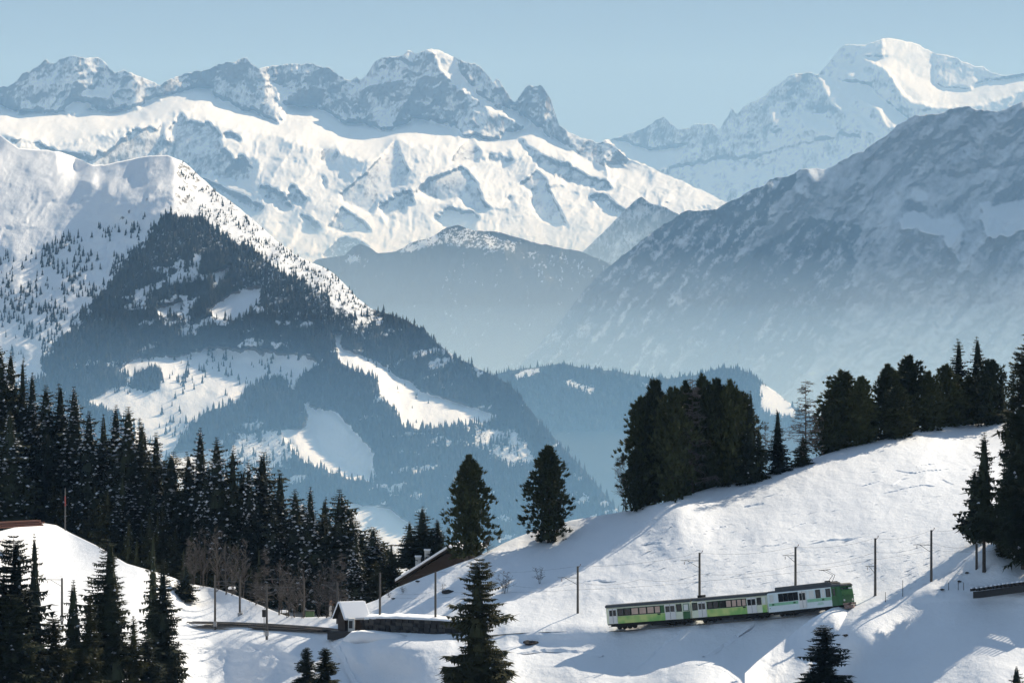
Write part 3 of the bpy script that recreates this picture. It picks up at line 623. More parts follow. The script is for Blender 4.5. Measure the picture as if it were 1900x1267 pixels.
# ------------------------------------------------------------------ trees
def mat_needles(name, a, b_, sc=.9):
    b = NB(name); geo = b.n('ShaderNodeNewGeometry'); oi = b.n('ShaderNodeObjectInfo')
    n = b.noise(geo.outputs['Position'], sc, 6 if sc < .1 else 3)
    k = b.math('ADD', b.math('MULTIPLY', n, .7), b.math('MULTIPLY', oi.outputs['Random'], .45))
    c = b.mix(b.ramp(k, [(.25, 0.), (.8, 1.)]), a, b_)
    b.bsdf(c, .75, spec=.2); return b.m
M_NEEDLE = mat_needles('dark_spruce_needles', (.012, .018, .013), (.042, .050, .024))
M_PINE = mat_needles('stone_pine_needles', (.018, .026, .013), (.070, .078, .028))
M_OLIVE = mat_needles('olive_spruce_needles', (.022, .026, .010), (.085, .080, .030))
b = NB('tree_bark'); b.bsdf(b.mix(b.noise(b.n('ShaderNodeNewGeometry').outputs['Position'], 6), (.03, .024, .02), (.11, .09, .075)), .9); M_BARK = b.m
b = NB('bare_twigs'); b.bsdf(b.mix(b.noise(b.n('ShaderNodeNewGeometry').outputs['Position'], 2), (.055, .048, .044), (.15, .13, .115)), .9); M_TWIG = b.m
b = NB('clumped_snow'); b.bsdf((.84, .85, .88), .7, spec=.2); M_CLUMP = b.m

def pymesh(name, v, f):
    me = bpy.data.meshes.new(name); me.from_pydata(v, [], f); me.update(); return me

def make_spruce(seed, Rr=.19, sparse=1.0, ragged=.3, z0=.05, snow=.3, det=1, pe=.82, ss=1.0):
    """unit-height spruce: returns trunk, crown and snow meshes; det = how finely the boughs are drawn"""
    rs = random.Random(seed); v = []; f = []; sv = []; sf = []
    nl = int(44 * (.75 + .25 * sparse) * (1 if det == 1 else 1.35)); lean = rs.uniform(-.015, .015)
    lob = [rs.uniform(.62, 1.2) for _ in range(7)]; gap = [(rs.uniform(.1, .8), rs.uniform(0, 6.28)) for _ in range(3)]; tw = rs.uniform(0, 6)
    for i in range(nl):
        t = 1 - (1 - (i + rs.uniform(-.3, .3)) / nl) ** 1.12 if i else 0.0
        t = min(max(t, 0), .985)
        z = z0 + (1 - z0) * t
        r = Rr * (1 - t) ** pe * (.7 + .3 * min(1, t / .1)) * (1 + .13 * math.sin(t * 19 + tw)) + .004
        r *= 1 + rs.uniform(-ragged, ragged) * .4
        nb = max(6, int((8 + 15 * (1 - t)) * sparse * (1 if det == 1 else 1.25)))
        for k in range(nb):
            az = rs.uniform(0, 2 * math.pi)
            l = r * rs.uniform(.55, 1.15) * lob[int(az / 6.284 * 7) % 7]
            if any(abs(t - g0) < .06 and abs((az - g1 + 3.14) % 6.28 - 3.14) < .8 for g0, g1 in gap): l *= .4
            if rs.random() < .04: l *= 1.3
            if det == 2: l = min(l, Rr * 1.02)
            ca, sa = math.cos(az), math.sin(az)
            dr = rs.uniform(.25, .6) * (1.15 - t * 1.35); w = max(.008, l * rs.uniform(.24, .4))
            ns = 4 if det == 1 else 6
            def P(q, off=0., dz=0.):
                x = l * q; zz = z - dr * l * (max(q, 0.) ** 1.1) + .12 * l * max(0, q - .7) * 3 + dz
                return (ca * x - sa * off + lean * z, sa * x + ca * off, zz)
            for j in range(ns):
                q0 = .1 + .9 * j / ns; q1 = q0 + .9 / ns
                ww = w * math.sin(math.pi * (.25 + .6 * q0)) * (1 if det == 1 else .85)
                for sg in (-1, 1):
                    for rep in range(det):
                        b0 = len(v); qa = q0 + rs.uniform(-.05, .05)
                        v += [P(qa), P(min(1., qa + (.22 if det == 1 else .11))), P((qa + .2) * rs.uniform(.9, 1.15), sg * ww * rs.uniform(.5, 1.35), -abs(ww) * rs.uniform(-.1, .9))]
                        f.append((b0, b0 + 1, b0 + 2) if sg > 0 else (b0, b0 + 2, b0 + 1))
                b0 = len(v); v += [P(q0), P(q1), P((q0 + q1) / 2, rs.uniform(-.2, .2) * ww, -ww * rs.uniform(.5, 1.2))]; f.append((b0, b0 + 1, b0 + 2))
            b0 = len(v); v += [P(.85, w * .15), P(.85, -w * .15), P(1.1, 0, .0)]; f.append((b0, b0 + 1, b0 + 2))
            if rs.random() < snow * min(1, (1 - t) * 4):
                q = rs.uniform(.45, .85); b0 = len(sv); s_ = w * rs.uniform(.2, .5) * ss
                s_ = min(max(s_, .004), .0125); hz = s_ * rs.uniform(.5, 1.0)
                sv += [P(q - s_ / l, 0, .002), P(q, s_, -.2 * hz), P(q + s_ * 1.2 / l, 0, -.5 * hz), P(q, -s_, -.2 * hz), P(q, 0, hz), P(q + .02, 0, -hz)]
                sf += [(b0, b0 + 1, b0 + 4), (b0 + 1, b0 + 2, b0 + 4), (b0 + 2, b0 + 3, b0 + 4), (b0 + 3, b0, b0 + 4), (b0 + 1, b0, b0 + 5), (b0 + 2, b0 + 1, b0 + 5), (b0 + 3, b0 + 2, b0 + 5), (b0, b0 + 3, b0 + 5)]
    n = 9   # inner mass of twigs
    for i in range(10):
        t0, t1 = i / 11, (i + 1.5) / 11
        r0 = Rr * .5 * (1 - t0) ** .85; za, zb = z0 + (1 - z0) * t0, z0 + (1 - z0) * t1
        for k in range(n):
            a0 = 6.283 * k / n + rs.uniform(-.3, .3); a1 = a0 + .95
            b0 = len(v); v += [(r0 * math.cos(a0), r0 * math.sin(a0), za), (r0 * math.cos(a1), r0 * math.sin(a1), za + rs.uniform(-.01, .01)), (r0 * .35 * math.cos(a0 + .4), r0 * .35 * math.sin(a0 + .4), zb)]
            f.append((b0, b0 + 1, b0 + 2))
    m = MB(); m.tube((0, 0, -.03), (lean * .5, 0, .5), .012, .008, 7, False); m.tube((lean * .5, 0, .5), (lean, 0, .985), .008, .001, 6, False)
    tr = m.mesh('trunk')
    return tr, pymesh('crown', v, f), (pymesh('snow_load', sv, sf) if sv else None)

def make_pine(seed, Rr=.24, z0=.05, lobes=5, snow=.0):
    """unit-height stone pine: a dense upright crown of upswept needle tufts"""
    rs = random.Random(seed); v = []; f = []
    tops = [(rs.uniform(-.35, .35) * Rr, rs.uniform(-.35, .35) * Rr, rs.uniform(.78, 1.0)) for _ in range(lobes)]; tops[0] = (0, 0, 1.0)
    def tuft(x, y, z, ox, oy, oz, s_):
        for k in range(7):
            dx, dy, dz = ox + rs.uniform(-.8, .8), oy + rs.uniform(-.8, .8), oz + rs.uniform(-.5, .8)
            l = math.sqrt(dx * dx + dy * dy + dz * dz) + 1e-6; dx, dy, dz = dx / l * s_, dy / l * s_, dz / l * s_
            px, py, pz = rs.uniform(-.35, .35) * s_, rs.uniform(-.35, .35) * s_, rs.uniform(-.3, .3) * s_
            b0 = len(v)
            v.append((x + px, y + py, z + pz)); v.append((x - px * .8, y - py * .8, z + pz * .5 + .3 * s_ * rs.random())); v.append((x + dx, y + dy, z + dz))
            f.append((b0, b0 + 1, b0 + 2))
    for i in range(1300):
        tp = tops[0] if rs.random() < .5 else rs.choice(tops)
        t = rs.random() ** .85; z = z0 + (tp[2] - z0) * t
        prof = (math.sin(math.pi * min(1, (.10 + .90 * t)) ** .92) ** .52) * (1 - .10 * t) if t < .97 else .12
        q = math.sqrt(rs.uniform(.12, 1.0)); a = rs.uniform(0, 6.283)
        lump = 1 + .26 * math.sin(a * 3 + z * 17 + seed) + .20 * math.sin(a * 4 - z * 37 + seed * 2) + (rs.uniform(0, .5) if rs.random() < .12 else 0)
        r = Rr * prof * q * lump
        lv = int(z * 17 + math.sin(a * 2 + seed)); r *= .80 + .42 * math.sin(lv * 12.9898 + int(a * 1.6) * 4.1 + seed) ** 2; z = z * .45 + .55 * (lv + .5) / 17
        cx, cy = tp[0] * t, tp[1] * t
        tuft(cx + r * math.cos(a), cy + r * math.sin(a), z - .03 * q, math.cos(a) * q, math.sin(a) * q, .75 - .5 * q * (1 - t), .04 * rs.uniform(.6, 1.7))
    n = 10
    for i in range(8):
        t0, t1 = i / 8, (i + 1.4) / 8
        r0 = Rr * .55 * math.sin(math.pi * min(.95, .2 + .8 * t0)) ** .6; za, zb = z0 + (1 - z0) * t0 * .93, z0 + (1 - z0) * t1 * .93
        for k in range(n):
            a0 = 6.283 * k / n + rs.uniform(-.3, .3); a1 = a0 + .9
            b0 = len(v); v += [(r0 * math.cos(a0), r0 * math.sin(a0), za), (r0 * math.cos(a1), r0 * math.sin(a1), za), (r0 * .6 * math.cos(a0 + .4), r0 * .6 * math.sin(a0 + .4), zb)]
            f.append((b0, b0 + 1, b0 + 2))
    m = MB(); m.tube((0, 0, -.04), (0, 0, .5), .018, .012, 7, False); m.tube((0, 0, .5), (0, 0, .93), .012, .003, 6, False)
    for k in range(8):
        a = rs.uniform(0, 6.28); z = rs.uniform(z0, .7); m.tube((0, 0, z), (Rr * .7 * math.cos(a), Rr * .7 * math.sin(a), z + .08), .006, .001, 4, False)
    return m.mesh('trunk'), pymesh('crown', v, f), None

def make_bare(seed, Rr=.2, multi=False, droop=.1, n=110):
    """leafless larch or shrub: trunk and a crown of fine twigs"""
    rs = random.Random(seed); m = MB(); c = MB()
    stems = [((0, 0, -.03), (0, 0, 1))] if not multi else [((rs.uniform(-.05, .05), rs.uniform(-.05, .05), -.03), (rs.uniform(-.3, .3) * Rr * 2, rs.uniform(-.3, .3) * Rr * 2, rs.uniform(.7, 1))) for _ in range(6)]
    for p, q in stems:
        p, q = Vector(p), Vector(q); m.tube(p, q, .011 if not multi else .006, .001, 6, False)
        for i in range(n // len(stems)):
            t = rs.uniform(.15 if not multi else .3, .98); o = p.lerp(q, t); l = Rr * (1 - t * .75) * rs.uniform(.6, 1.3)
            a = rs.uniform(0, 6.283); up = rs.uniform(-droop, .25) if not multi else rs.uniform(.4, 1.2)
            d = Vector((math.cos(a), math.sin(a), up)); e = o + d * l
            c.tube(o, e, .0048, .0018, 3, False)
            for j in range(9):
                tt = rs.uniform(.25, 1); g_ = o.lerp(e, tt); h = Vector((rs.uniform(-1, 1), rs.uniform(-1, 1), rs.uniform(-.9, .6 if not multi else 1.4))).normalized() * l * rs.uniform(.18, .38)
                c.tube(g_, g_ + h, 0.0028, .001, 3, False)
    return m.mesh('trunk'), c.mesh('twigs'), None

SPR = [make_spruce(100 + i, Rr=(.17, .19, .15, .20, .18, .16, .21, .17)[i], snow=.06, pe=(.82, .7, .9, .64, .78, .74, .6, .86)[i], ragged=(.3, .6, .4, .5, .8, .3, .6, .5)[i]) for i in range(8)]
SPS = [make_spruce(120 + i, Rr=(.17, .20, .15, .18, .21, .16, .19)[i], snow=(.6, .35, .65, .45, .4, .65, .5)[i], ss=(1.5, 2.0, 1.4, 1.7, 2.0, 1.3, 1.8)[i], pe=(.82, .66, .88, .72, .6, .8, .7)[i], ragged=(.3, .7, .4, .6, .5, .8, .5)[i]) for i in range(7)]
SPN = [make_spruce(140 + i, Rr=.17, sparse=.6, ragged=.6, z0=.1, snow=.08) for i in range(3)]
SPL = [make_spruce(150 + i, Rr=.17, sparse=.62, ragged=.9, z0=.22, snow=.03, pe=.6) for i in range(2)]
PIN = [make_pine(160 + i, Rr=(.22, .25, .2, .23, .21)[i], lobes=(1, 3, 2, 4, 2)[i]) for i in range(5)]
SPH = [make_spruce(200 + i, Rr=(.17, .19, .16)[i], snow=.05, det=2, ragged=.5, pe=(.66, .5, .72)[i]) for i in range(3)]
LAR = [make_bare(180 + i, Rr=.24) for i in range(2)]
SHR = [make_bare(190 + i, Rr=.28, multi=True, n=60) for i in range(3)]
KIND = {'s': ('spruce_tree', SPR, M_NEEDLE), 'w': ('spruce_tree', SPS, M_NEEDLE), 'n': ('spruce_tree', SPN, M_NEEDLE), 'l': ('spruce_tree', SPL, M_NEEDLE),
        'h': ('spruce_tree', SPH, M_NEEDLE), 'ho': ('spruce_tree', SPH, M_OLIVE), 'o': ('spruce_tree', SPR, M_OLIVE), 'on': ('spruce_tree', SPN, M_OLIVE), 'p': ('stone_pine', PIN, M_PINE), 'L': ('larch_tree', LAR, M_TWIG), 'b': ('bare_shrub', SHR, M_TWIG)}
RR = {'h': .175, 'ho': .175, 's': .175, 'w': .17, 'n': .18, 'l': .17, 'o': .175, 'on': .18, 'p': .21, 'L': .24, 'b': .3}
_mc = {}
trs = random.Random(5)
def tree(kind, base, h, wd, label=None, group=None, cat=None, var=None):
    """one tree of height h (m) and crown width wd (m) standing at base"""
    nm, fam, mat = KIND[kind]; i = trs.randrange(len(fam)) if var is None else var
    e = empty(nm, base, trs.uniform(0, 6.28))
    wd *= {'s': 1.3, 'w': 1.45, 'n': 1.4, 'l': 1.2, 'o': 1.25, 'on': 1.3, 'h': 1.14, 'ho': .86}.get(kind, 1)
    e.scale = (wd / (2 * RR[kind]) if wd else h, wd / (2 * RR[kind]) if wd else h, h)
    for part, me in zip(('trunk', 'crown' if kind not in 'Lb' else 'twigs', 'snow_load'), fam[i]):
        if me is None: continue
        mt = {'trunk': M_BARK, 'snow_load': M_CLUMP}.get(part, mat)
        key = (me.name, mt.name)
        if key not in _mc:
            if me.materials and me.materials[0] != mt: me = me.copy(); me.materials.clear()
            if not me.materials: me.materials.append(mt)
            _mc[key] = me
        q = link(part, _mc[key], None, e)
        if part == 'snow_load': q['kind'] = 'stuff'
    tag(e, label, cat or {'spruce_tree': 'spruce', 'stone_pine': 'pine', 'larch_tree': 'larch', 'bare_shrub': 'shrub'}[nm], group)
    return e
def ptree(rel, kind, u, vb, vt, wpx, label=None, group=None, dD=0., var=None):
    D = rel.D(u, vb) + dD
    p = at(u, vb, D); h = (vb - vt) / F * D
    return tree(kind, p - Vector((0, 0, .25)), h + .25, wpx / F * D if wpx else 0, label, group, var=var)

G1 = 'stone pines crowded along the snowy hill crest'
for a in [('p',1192,938,742,84,'dense dark conifer at the left edge of the hill-crest clump with branches sweeping low'),('p',1216,940,712,78,'tall dark pine second from the left in the big hill-crest clump'),
          ('p',1248,936,724,72,'dark pine between taller ones in the left half of the hill-crest clump'),('p',1272,928,714,78,'pine in the middle of the big hill-crest clump, left of its highest tip'),
          ('p',1302,922,702,72,'highest dark pine of the big clump on the hill crest'),('p',1328,916,709,74,'pine just right of the highest tip in the big hill-crest clump'),
          ('p',1354,908,710,72,'round-topped pine in the right half of the big hill-crest clump'),('p',1378,900,732,56,'shorter pine near the right side of the big hill-crest clump'),
          ('s',1393,896,722,58,'narrow pointed conifer ending the big hill-crest clump on the right')]:
    ptree(near, a[0], a[1], a[2], a[3], a[4] * .84, a[5], G1, dD=trs.uniform(0, 10))
ptree(near, 'p', 1182, 946, 838, 46, 'low dark conifer tucked under the left side of the hill-crest clump', G1)
ptree(near, 'L', 1285, 925, 697, 90, 'bare brown larch rising among the pines of the hill-crest clump', dD=6)
ptree(near, 'L', 1420, 884, 780, 44, 'thin bare larch right of the big hill-crest clump', dD=4)
ptree(near, 's', 1443, 876, 757, 54, 'small pointed spruce standing alone between clump and bare larch on crest', None)
ptree(near, 's', 1408, 890, 790, 34, 'short narrow spruce against the right flank of the big hill-crest clump', None)
ptree(near, 'L', 1495, 860, 703, 84, 'tall bare grey larch on the hill crest between the pine clumps')
ptree(near, 's', 1490, 862, 806, 30, 'low dark spruce at the foot of the bare larch on the crest')
ptree(near, 'b', 1160, 945, 848, 62, 'leafless bush left of the big pine clump on the hill crest')
G2 = 'conifers along the right part of the hill crest'
for a in [('p',1565,838,692,84,'broad round-topped pine just right of the bare larch on the crest'),('p',1536,846,746,48,'shorter pine leaning on the left of the broad crest pine'),
          ('p',1598,830,702,50,'slim pine on the right side of the broad crest pine'),('p',1614,826,742,40,'low pine filling the gap between two crest clumps'),
          ('p',1648,818,680,62,'left pine of the clump in the middle of the right crest'),('p',1686,808,664,72,'tallest pine in the middle clump of the right crest'),
          ('p',1722,802,692,50,'small pine at the right end of the middle crest clump'),('p',1664,814,720,56,'low pine in front of the middle crest clump'),
          ('p',1756,796,680,60,'rounded pine left of the two pointed crest spruces'),('s',1779,794,626,64,'left one of the two tall pointed spruces on the crest'),
          ('s',1814,792,622,72,'right one of the two tall pointed spruces on the crest'),('p',1838,790,670,58,'rounded pine right of the two pointed crest spruces'),
          ('n',1858,789,684,34,'thin conifer at the right end of the crest row'),('p',1800,792,700,60,'low pine standing between the two pointed crest spruces')]:
    ptree(near, a[0], a[1], a[2], a[3], a[4], a[5], G2, dD=trs.uniform(0, 10))
ptree(near, 'h', 1898, 1040, 640, 104, 'very tall dark spruce cut by the right picture edge', dD=-4)
ptree(near, 'h', 1880, 1030, 682, 62, 'dark spruce just left of the very tall one at the right edge', dD=2)
ptree(near, 'h', 1925, 1030, 606, 110, 'tall spruce at the very right edge behind the others', dD=2)
ptree(near, 'h', 1868, 1030, 900, 46, 'short thick spruce at the foot of the tall right-edge spruces', dD=0)
ptree(near, 'l', 1826, 1050, 800, 86, 'lone thin spruce with bare lower trunk on the shaded bank', dD=-1)
ptree(near, 'l', 1808, 1020, 868, 60, 'smaller thin spruce beside the lone one on the bank', dD=4)
ptree(near, 'p', 871, 1036, 850, 74, 'column-shaped pine standing behind the chalet roof', dD=4, var=0)
ptree(near, 'p', 1018, 1006, 832, 78, 'egg-shaped pine standing alone on the crest left of the hill', dD=0, var=2)
ptree(near, 'ho', 886, 1312, 1034, 142, 'large olive-green spruce in front of the dark wall at bottom centre', var=1)
ptree(near, 'h', 569, 1285, 1200, 46, 'left one of two small spruces on the snow at the bottom edge')
ptree(near, 'h', 603, 1292, 1200, 54, 'right one of two small spruces on the snow at the bottom edge')
ptree(near, 'h', 1530, 1300, 1158, 88, 'small dark spruce below the train at the bottom edge', var=1)
ptree(near, 'n', 1886, 1320, 1234, 58, 'tip of a young spruce in the bottom right corner')
for a in [('h',30,1330,990,120,'ragged spruce at the left edge in front of the snow hill'),('n',64,1320,985,74,'thin spruce with open branches on the far left foreground'),
          ('h',205,1330,996,136,'big dark spruce of the left foreground group'),('h',302,1290,1034,90,'dark spruce right of the big one in the left foreground'),
          ('n',136,1330,1072,90,'thin-topped spruce between the left foreground trees'),('ho',248,1340,1140,84,'olive spruce under the big dark foreground spruce'),
          ('h',16,1340,1100,110,'dense spruce filling the bottom left corner'),('ho',100,1340,1140,104,'olive young spruce low in the left foreground'),
          ('ho',165,1340,1100,96,'olive spruce left of the big dark foreground spruce'),('s',345,1112,1046,48,'small dark spruce on the snow hill above the track'),
          ('n',284,1200,985,40,'slim snag-like spruce above the left foreground group'),('ho',60,1345,1180,90,'brownish low spruce at the bottom edge on the left'),
          ('h',-20,1330,1010,120,'spruce half outside the left picture edge'),('h',272,1340,1180,70,'small dark spruce between the two big left foreground trees')]:
    ptree(near, a[0], a[1], a[2], a[3], a[4], a[5], 'spruces of the left foreground')
# the wood on the left slope: one row against the sky, more rows in front of it
TOPL = [(-60,610),(0,640),(20,650),(42,660),(60,688),(85,712),(112,708),(138,714),(165,760),(192,765),(215,748),(238,752),(262,772),(290,800),(318,836),(350,835),(372,790),(402,808),(432,824),(462,850),(487,836),(520,868),(548,905),(576,900),(602,918),(632,905),(652,955),(672,990),(692,976),(720,1010)]
GW = 'snow-dusted spruces of the left wood'
WL = ['snow-dusted spruce on the skyline of the left wood', 'dark spruce inside the left wood with snow on its boughs', 'young green spruce along the lower edge of the left wood']
for i, (u, vt) in enumerate(TOPL):
    vb = min(max(wood.sil(u) + 30 + trs.uniform(0, 60), vt + 150), 1130)
    ptree(wood, 'w' if i % 3 else 's', u, vb, vt, trs.uniform(54, 96), WL[0], 'spruces on the skyline of the left wood', dD=trs.uniform(-4, 2))
tu = np.array([a for a, b_ in TOPL], float); tv = np.array([b_ for a, b_ in TOPL], float)
for i in range(110):
    u = -50 + 760 * ((i * .618034) % 1); st = float(np.interp(u, tu, tv)); ws = float(wood.sil(u)); crest = float(near.sil(u))
    vb = trs.uniform(ws + 5, max(ws + 25, crest - 4))
    if 120 < u < 245 and 890 < vb < 975: continue
    if u < 75 and vb < 960: continue
    vt = max(st + trs.uniform(15, 120), vb - trs.uniform(120, 230))
    ptree(wood, 'w' if i % 3 else 's', u, vb, vt, trs.uniform(44, 88) * min(1.1, (vb - vt) / 160), WL[1], 'spruces inside the left wood')
for i in range(34):
    u = 60 + 430 * ((i * .618034) % 1); crest = float(near.sil(u)); vb = crest + trs.uniform(-4, 10)
    ptree(wood, trs.choice(['o', 'on', 's', 'o']), u, vb, vb - trs.uniform(45, 125), trs.uniform(26, 46), WL[2], 'young spruces along the lower edge of the left wood')
for i in range(17):
    u = 350 + 300 * ((i * .618034) % 1); crest = float(near.sil(u)); vb = crest + trs.uniform(1, 3)
    ptree(near, 'b' if i % 4 else 'L', u, vb, vb - trs.uniform(60, 125) * (1.2 if 370 < u < 440 else 1), trs.uniform(36, 60), 'leafless brown shrub in the thicket behind the left track', 'leafless shrubs behind the left track')
for a in [('s',784,1052,938,66,'pointed spruce behind the upper end of the long roof'),('s',760,1050,966,48,'shorter spruce left of the pointed one behind the roof'),('s',812,1044,962,52,'spruce right of the pointed one behind the roof'),
          ('w',692,1075,978,52,'snow-flecked spruce left of the roof chimneys'),('s',726,1085,1008,40,'small dark spruce touching the left eave of the roof'),('w',660,1120,985,52,'spruce above the snow-covered hut'),('o',700,1105,1040,40,'olive bush-like spruce above the hut'),
          ('s',800,1048,980,44,'low spruce behind the roof chimneys')]:
    ptree(near, a[0], a[1], a[2], a[3], a[4], a[5], None, dD=22)
for a in [(935,1100,1058,46,'leafless shrub right of the large olive spruce'),(1002,1082,1050,30,'small leafless shrub on the snow left of the first mast'),(722,1108,1092,14,'twiggy bush on the snow slope under the roof, left one'),
          (748,1100,1084,16,'twiggy bush on the snow slope under the roof, second one'),(822,1100,1080,14,'twiggy bush on the snow slope left of the tall mast'),(905,1024,996,34,'leafless brush on the crest behind the olive spruce')]:
    ptree(near, 'b', a[0], a[1], a[2], a[3], a[4])

ORD = 'first second third fourth fifth sixth seventh eighth ninth tenth eleventh twelfth thirteenth fourteenth fifteenth sixteenth seventeenth eighteenth nineteenth twentieth'.split()
def ordinals(group, text):
    l = sorted([o for o in COL.objects if o.get('group') == group and o.get('category')], key=lambda o: o.location.x / o.location.y)
    for i, o in enumerate(l):
        k = min(i, len(l) - 1 - i); side = 'left' if i < len(l) / 2 else 'right'
        o['label'] = ORD[k].capitalize() + ' ' + text + ' counted from the ' + side
        o['label'] = o['label'][0].lower() + o['label'][1:]
ordinals('spruces on the skyline of the left wood', 'spruce standing against the mountains on the left wood skyline')
ordinals('young spruces along the lower edge of the left wood', 'young green spruce of the left wood edge row')
ordinals('leafless shrubs behind the left track', 'leafless brown shrub of the thicket behind left track')
# far trees --------------------------------------------------------
def cone_tree(rs, x, y, z, h, r, v, f, tiers=2, n=5):
    for k in range(tiers):
        z0 = z + h * (.02 + .42 * k); z1 = z + h * (.68 + .32 * k / max(1, tiers - 1)) if tiers > 1 else z + h
        rr = r * (1 - .42 * k); b0 = len(v); a0 = rs.uniform(0, 6.28)
        for j in range(n):
            a = a0 + 6.283 * j / n; q = rr * rs.uniform(.7, 1.2); v.append((x + q * math.cos(a), y + q * math.sin(a), z0 + rs.uniform(-.05, .05) * h))
        v.append((x, y, z1)); f.extend([(b0 + j, b0 + (j + 1) % n, b0 + n) for j in range(n)])
def scatter(rel, name, count, urange, vrange, hm, thr, seed, mask='FO', label=None, extra=None, tiers=2, sil_gap=3):
    rs = random.Random(seed); r2 = np.random.RandomState(seed)
    U = r2.uniform(*urange, count * 3); V = r2.uniform(*vrange, count * 3)
    m = rel.samp(rel.FO, U, V); s_ = rel.sil(U); ok = (V > s_ + sil_gap) & (m + (fbm(U / 9, V / 9, seed, 3) - .5) * .9 > thr)
    if extra is not None: ok &= extra(U, V)
    U, V = U[ok][:count], V[ok][:count]; Dm = np.exp(rel.samp(rel.L, U, V))
    X = (U - U0) / F * Dm; Z = (VH - V) / F * Dm; v = []; f = []
    for x, y, z in zip(X, Dm, Z):
        h = hm * (rs.uniform(.45, 1.2) if rs.random() < .8 else rs.uniform(1.1, 1.6)); cone_tree(rs, x, y, z - h * .05, h, h * rs.uniform(.16, .24), v, f, tiers)
    o = link(name, pymesh(name, v, f), M_FAR); tag(o, label, name.split('_')[-1], kind='stuff'); return o
M_FAR = mat_needles('far_spruce_needles', (.006, .010, .009), (.034, .042, .026), .03)
scatter(lm, 'mountain_forest', 21000, (-60, 1280), (390, 1060), 16.5, .5, 3, label='dense dark spruce forest covering the near mountain')
scatter(lm, 'ridge_scrub', 1500, (330, 720), (300, 600), 8, -.9, 4, label='scattered dark scrub and dwarf trees on the sunlit ridge', sil_gap=0,
        extra=lambda U, V: inpoly(U, V, ridge_snow) & (vnoise(U / 22, V / 14, 5) * .8 + (V - 300) / 500 > .55), tiers=1)
scatter(hl, 'hill_forest', 5000, (900, 1560), (676, 800), 14, .5, 6, label='hazy dark forest on the low hills in the valley', tiers=1, sil_gap=0)
scatter(lm, 'slope_trees', 520, (0, 310), (400, 680), 16, -.9, 8, label='thin scatter of small dark trees on the snowy left slope', sil_gap=0,
        extra=lambda U, V: inpoly(U, V, [(0,470),(120,440),(260,400),(310,400),(262,450),(205,520),(140,590),(75,670),(20,660),(0,640)]) & (vnoise(U / 26, V / 16, 15) > .5))
scatter(lm, 'clearing_trees', 300, (170, 600), (640, 900), 15, -.9, 9, label='thin scatter of small trees in the forest clearings', sil_gap=0,
        extra=lambda U, V: inpoly(U, V, MEADOWS[0]) & (vnoise(U / 26, V / 16, 16) > .58))
# the trees one can pick out on the far meadows and the left slope
rs = random.Random(9); r2 = np.random.RandomState(9)
vv, ff = [], []; cone_tree(rs, 0, 0, 0, 1, .2, vv, ff, 3, 7); FT = [pymesh('far_spruce', vv, ff)]
for k in range(3):
    vv, ff = [], []; cone_tree(rs, 0, 0, 0, 1, (.16, .22, .19)[k], vv, ff, 3, 7); FT.append(pymesh('far_spruce', vv, ff))
for m_ in FT: m_.materials.append(M_FAR)
LEFT = [(0,470),(120,440),(260,400),(310,400),(262,450),(205,520),(140,590),(75,670),(20,660),(0,640)]
def lone(n, poly, hm, label, group, seed, clump=.5):
    r = np.random.RandomState(seed); P = np.array(poly); c = 0; U = r.uniform(P[:, 0].min(), P[:, 0].max(), n * 30); V = r.uniform(P[:, 1].min(), P[:, 1].max(), n * 30)
    ok = inpoly(U, V, poly) & (vnoise(U / 30, V / 18, seed) > clump); U, V = U[ok][:n], V[ok][:n]
    for u, v_ in zip(U, V):
        o = bpy.data.objects.new('spruce_tree', FT[r.randint(4)]); COL.objects.link(o)
        h = hm * r.uniform(.6, 1.25); o.location = lm.pt(u, v_) - Vector((0, 0, h * .04)); o.scale = (h, h, h); o.rotation_euler = (0, 0, r.uniform(0, 6))
        tag(o, label, 'spruce', group)
lone(45, LEFT, 19, 'tiny far spruce scattered on the snowy slope left of the mountain forest', 'far spruces on the snowy left slope', 71)
lone(30, MEADOWS[0], 18, 'tiny far spruce dotted over the wide sunlit clearing in the mountain forest', 'far spruces in the wide sunlit clearing', 72, .45)
lone(14, MEADOWS[1], 13, 'tiny far spruce on the long slanting clearing right of the forest spur', 'far spruces in the slanting clearing', 73, .5)
# ------------------------------------------------------------------ railway
def plain(name, col, rough=.6, spec=.3, metal=0., var=.25, sc=3.):
    b = NB(name); n = b.noise(b.n('ShaderNodeNewGeometry').outputs['Position'], sc, 4)
    b.bsdf(b.mix(n, tuple(c * (1 - var) for c in col), tuple(min(.95, c * (1 + var)) for c in col)), rough, spec=spec, metal=metal); return b.m
M_STEEL = plain('weathered_steel', (.13, .125, .12), .55, .4, .4)
M_MAST = plain('grey_wooden_mast', (.10, .09, .08), .85)
M_IRON = plain('dark_iron', (.045, .042, .04), .7)
M_WIRE = plain('catenary_wire', (.09, .085, .08), .6)
M_CERAM = plain('brown_insulator', (.16, .07, .04), .3)
M_CONC = plain('concrete', (.38, .36, .34), .85)
M_STONE = plain('dark_stone', (.04, .036, .034), .9, var=.5, sc=1.2)
M_WOOD = plain('dark_weathered_timber', (.032, .022, .017), .85, var=.4, sc=2)
M_SLEEP = plain('dark_sleeper_timber', (.045, .038, .034), .9)
M_WHITE = plain('white_render', (.62, .60, .56), .8, var=.08)
M_RED = plain('red_paint', (.28, .06, .05), .5, var=.1)
M_ORANGE = plain('orange_panel', (.40, .22, .12), .6, var=.1)

trk = [at(u, v, D) for u, v, D in TRK]
def trk_at(u):
    for (a, pa), (b_, pb) in zip(zip([t[0] for t in TRK], trk), list(zip([t[0] for t in TRK], trk))[1:]):
        if a <= u <= b_: return pa.lerp(pb, (u - a) / (b_ - a))
    return trk[-1] if u > TRK[-1][0] else trk[0]
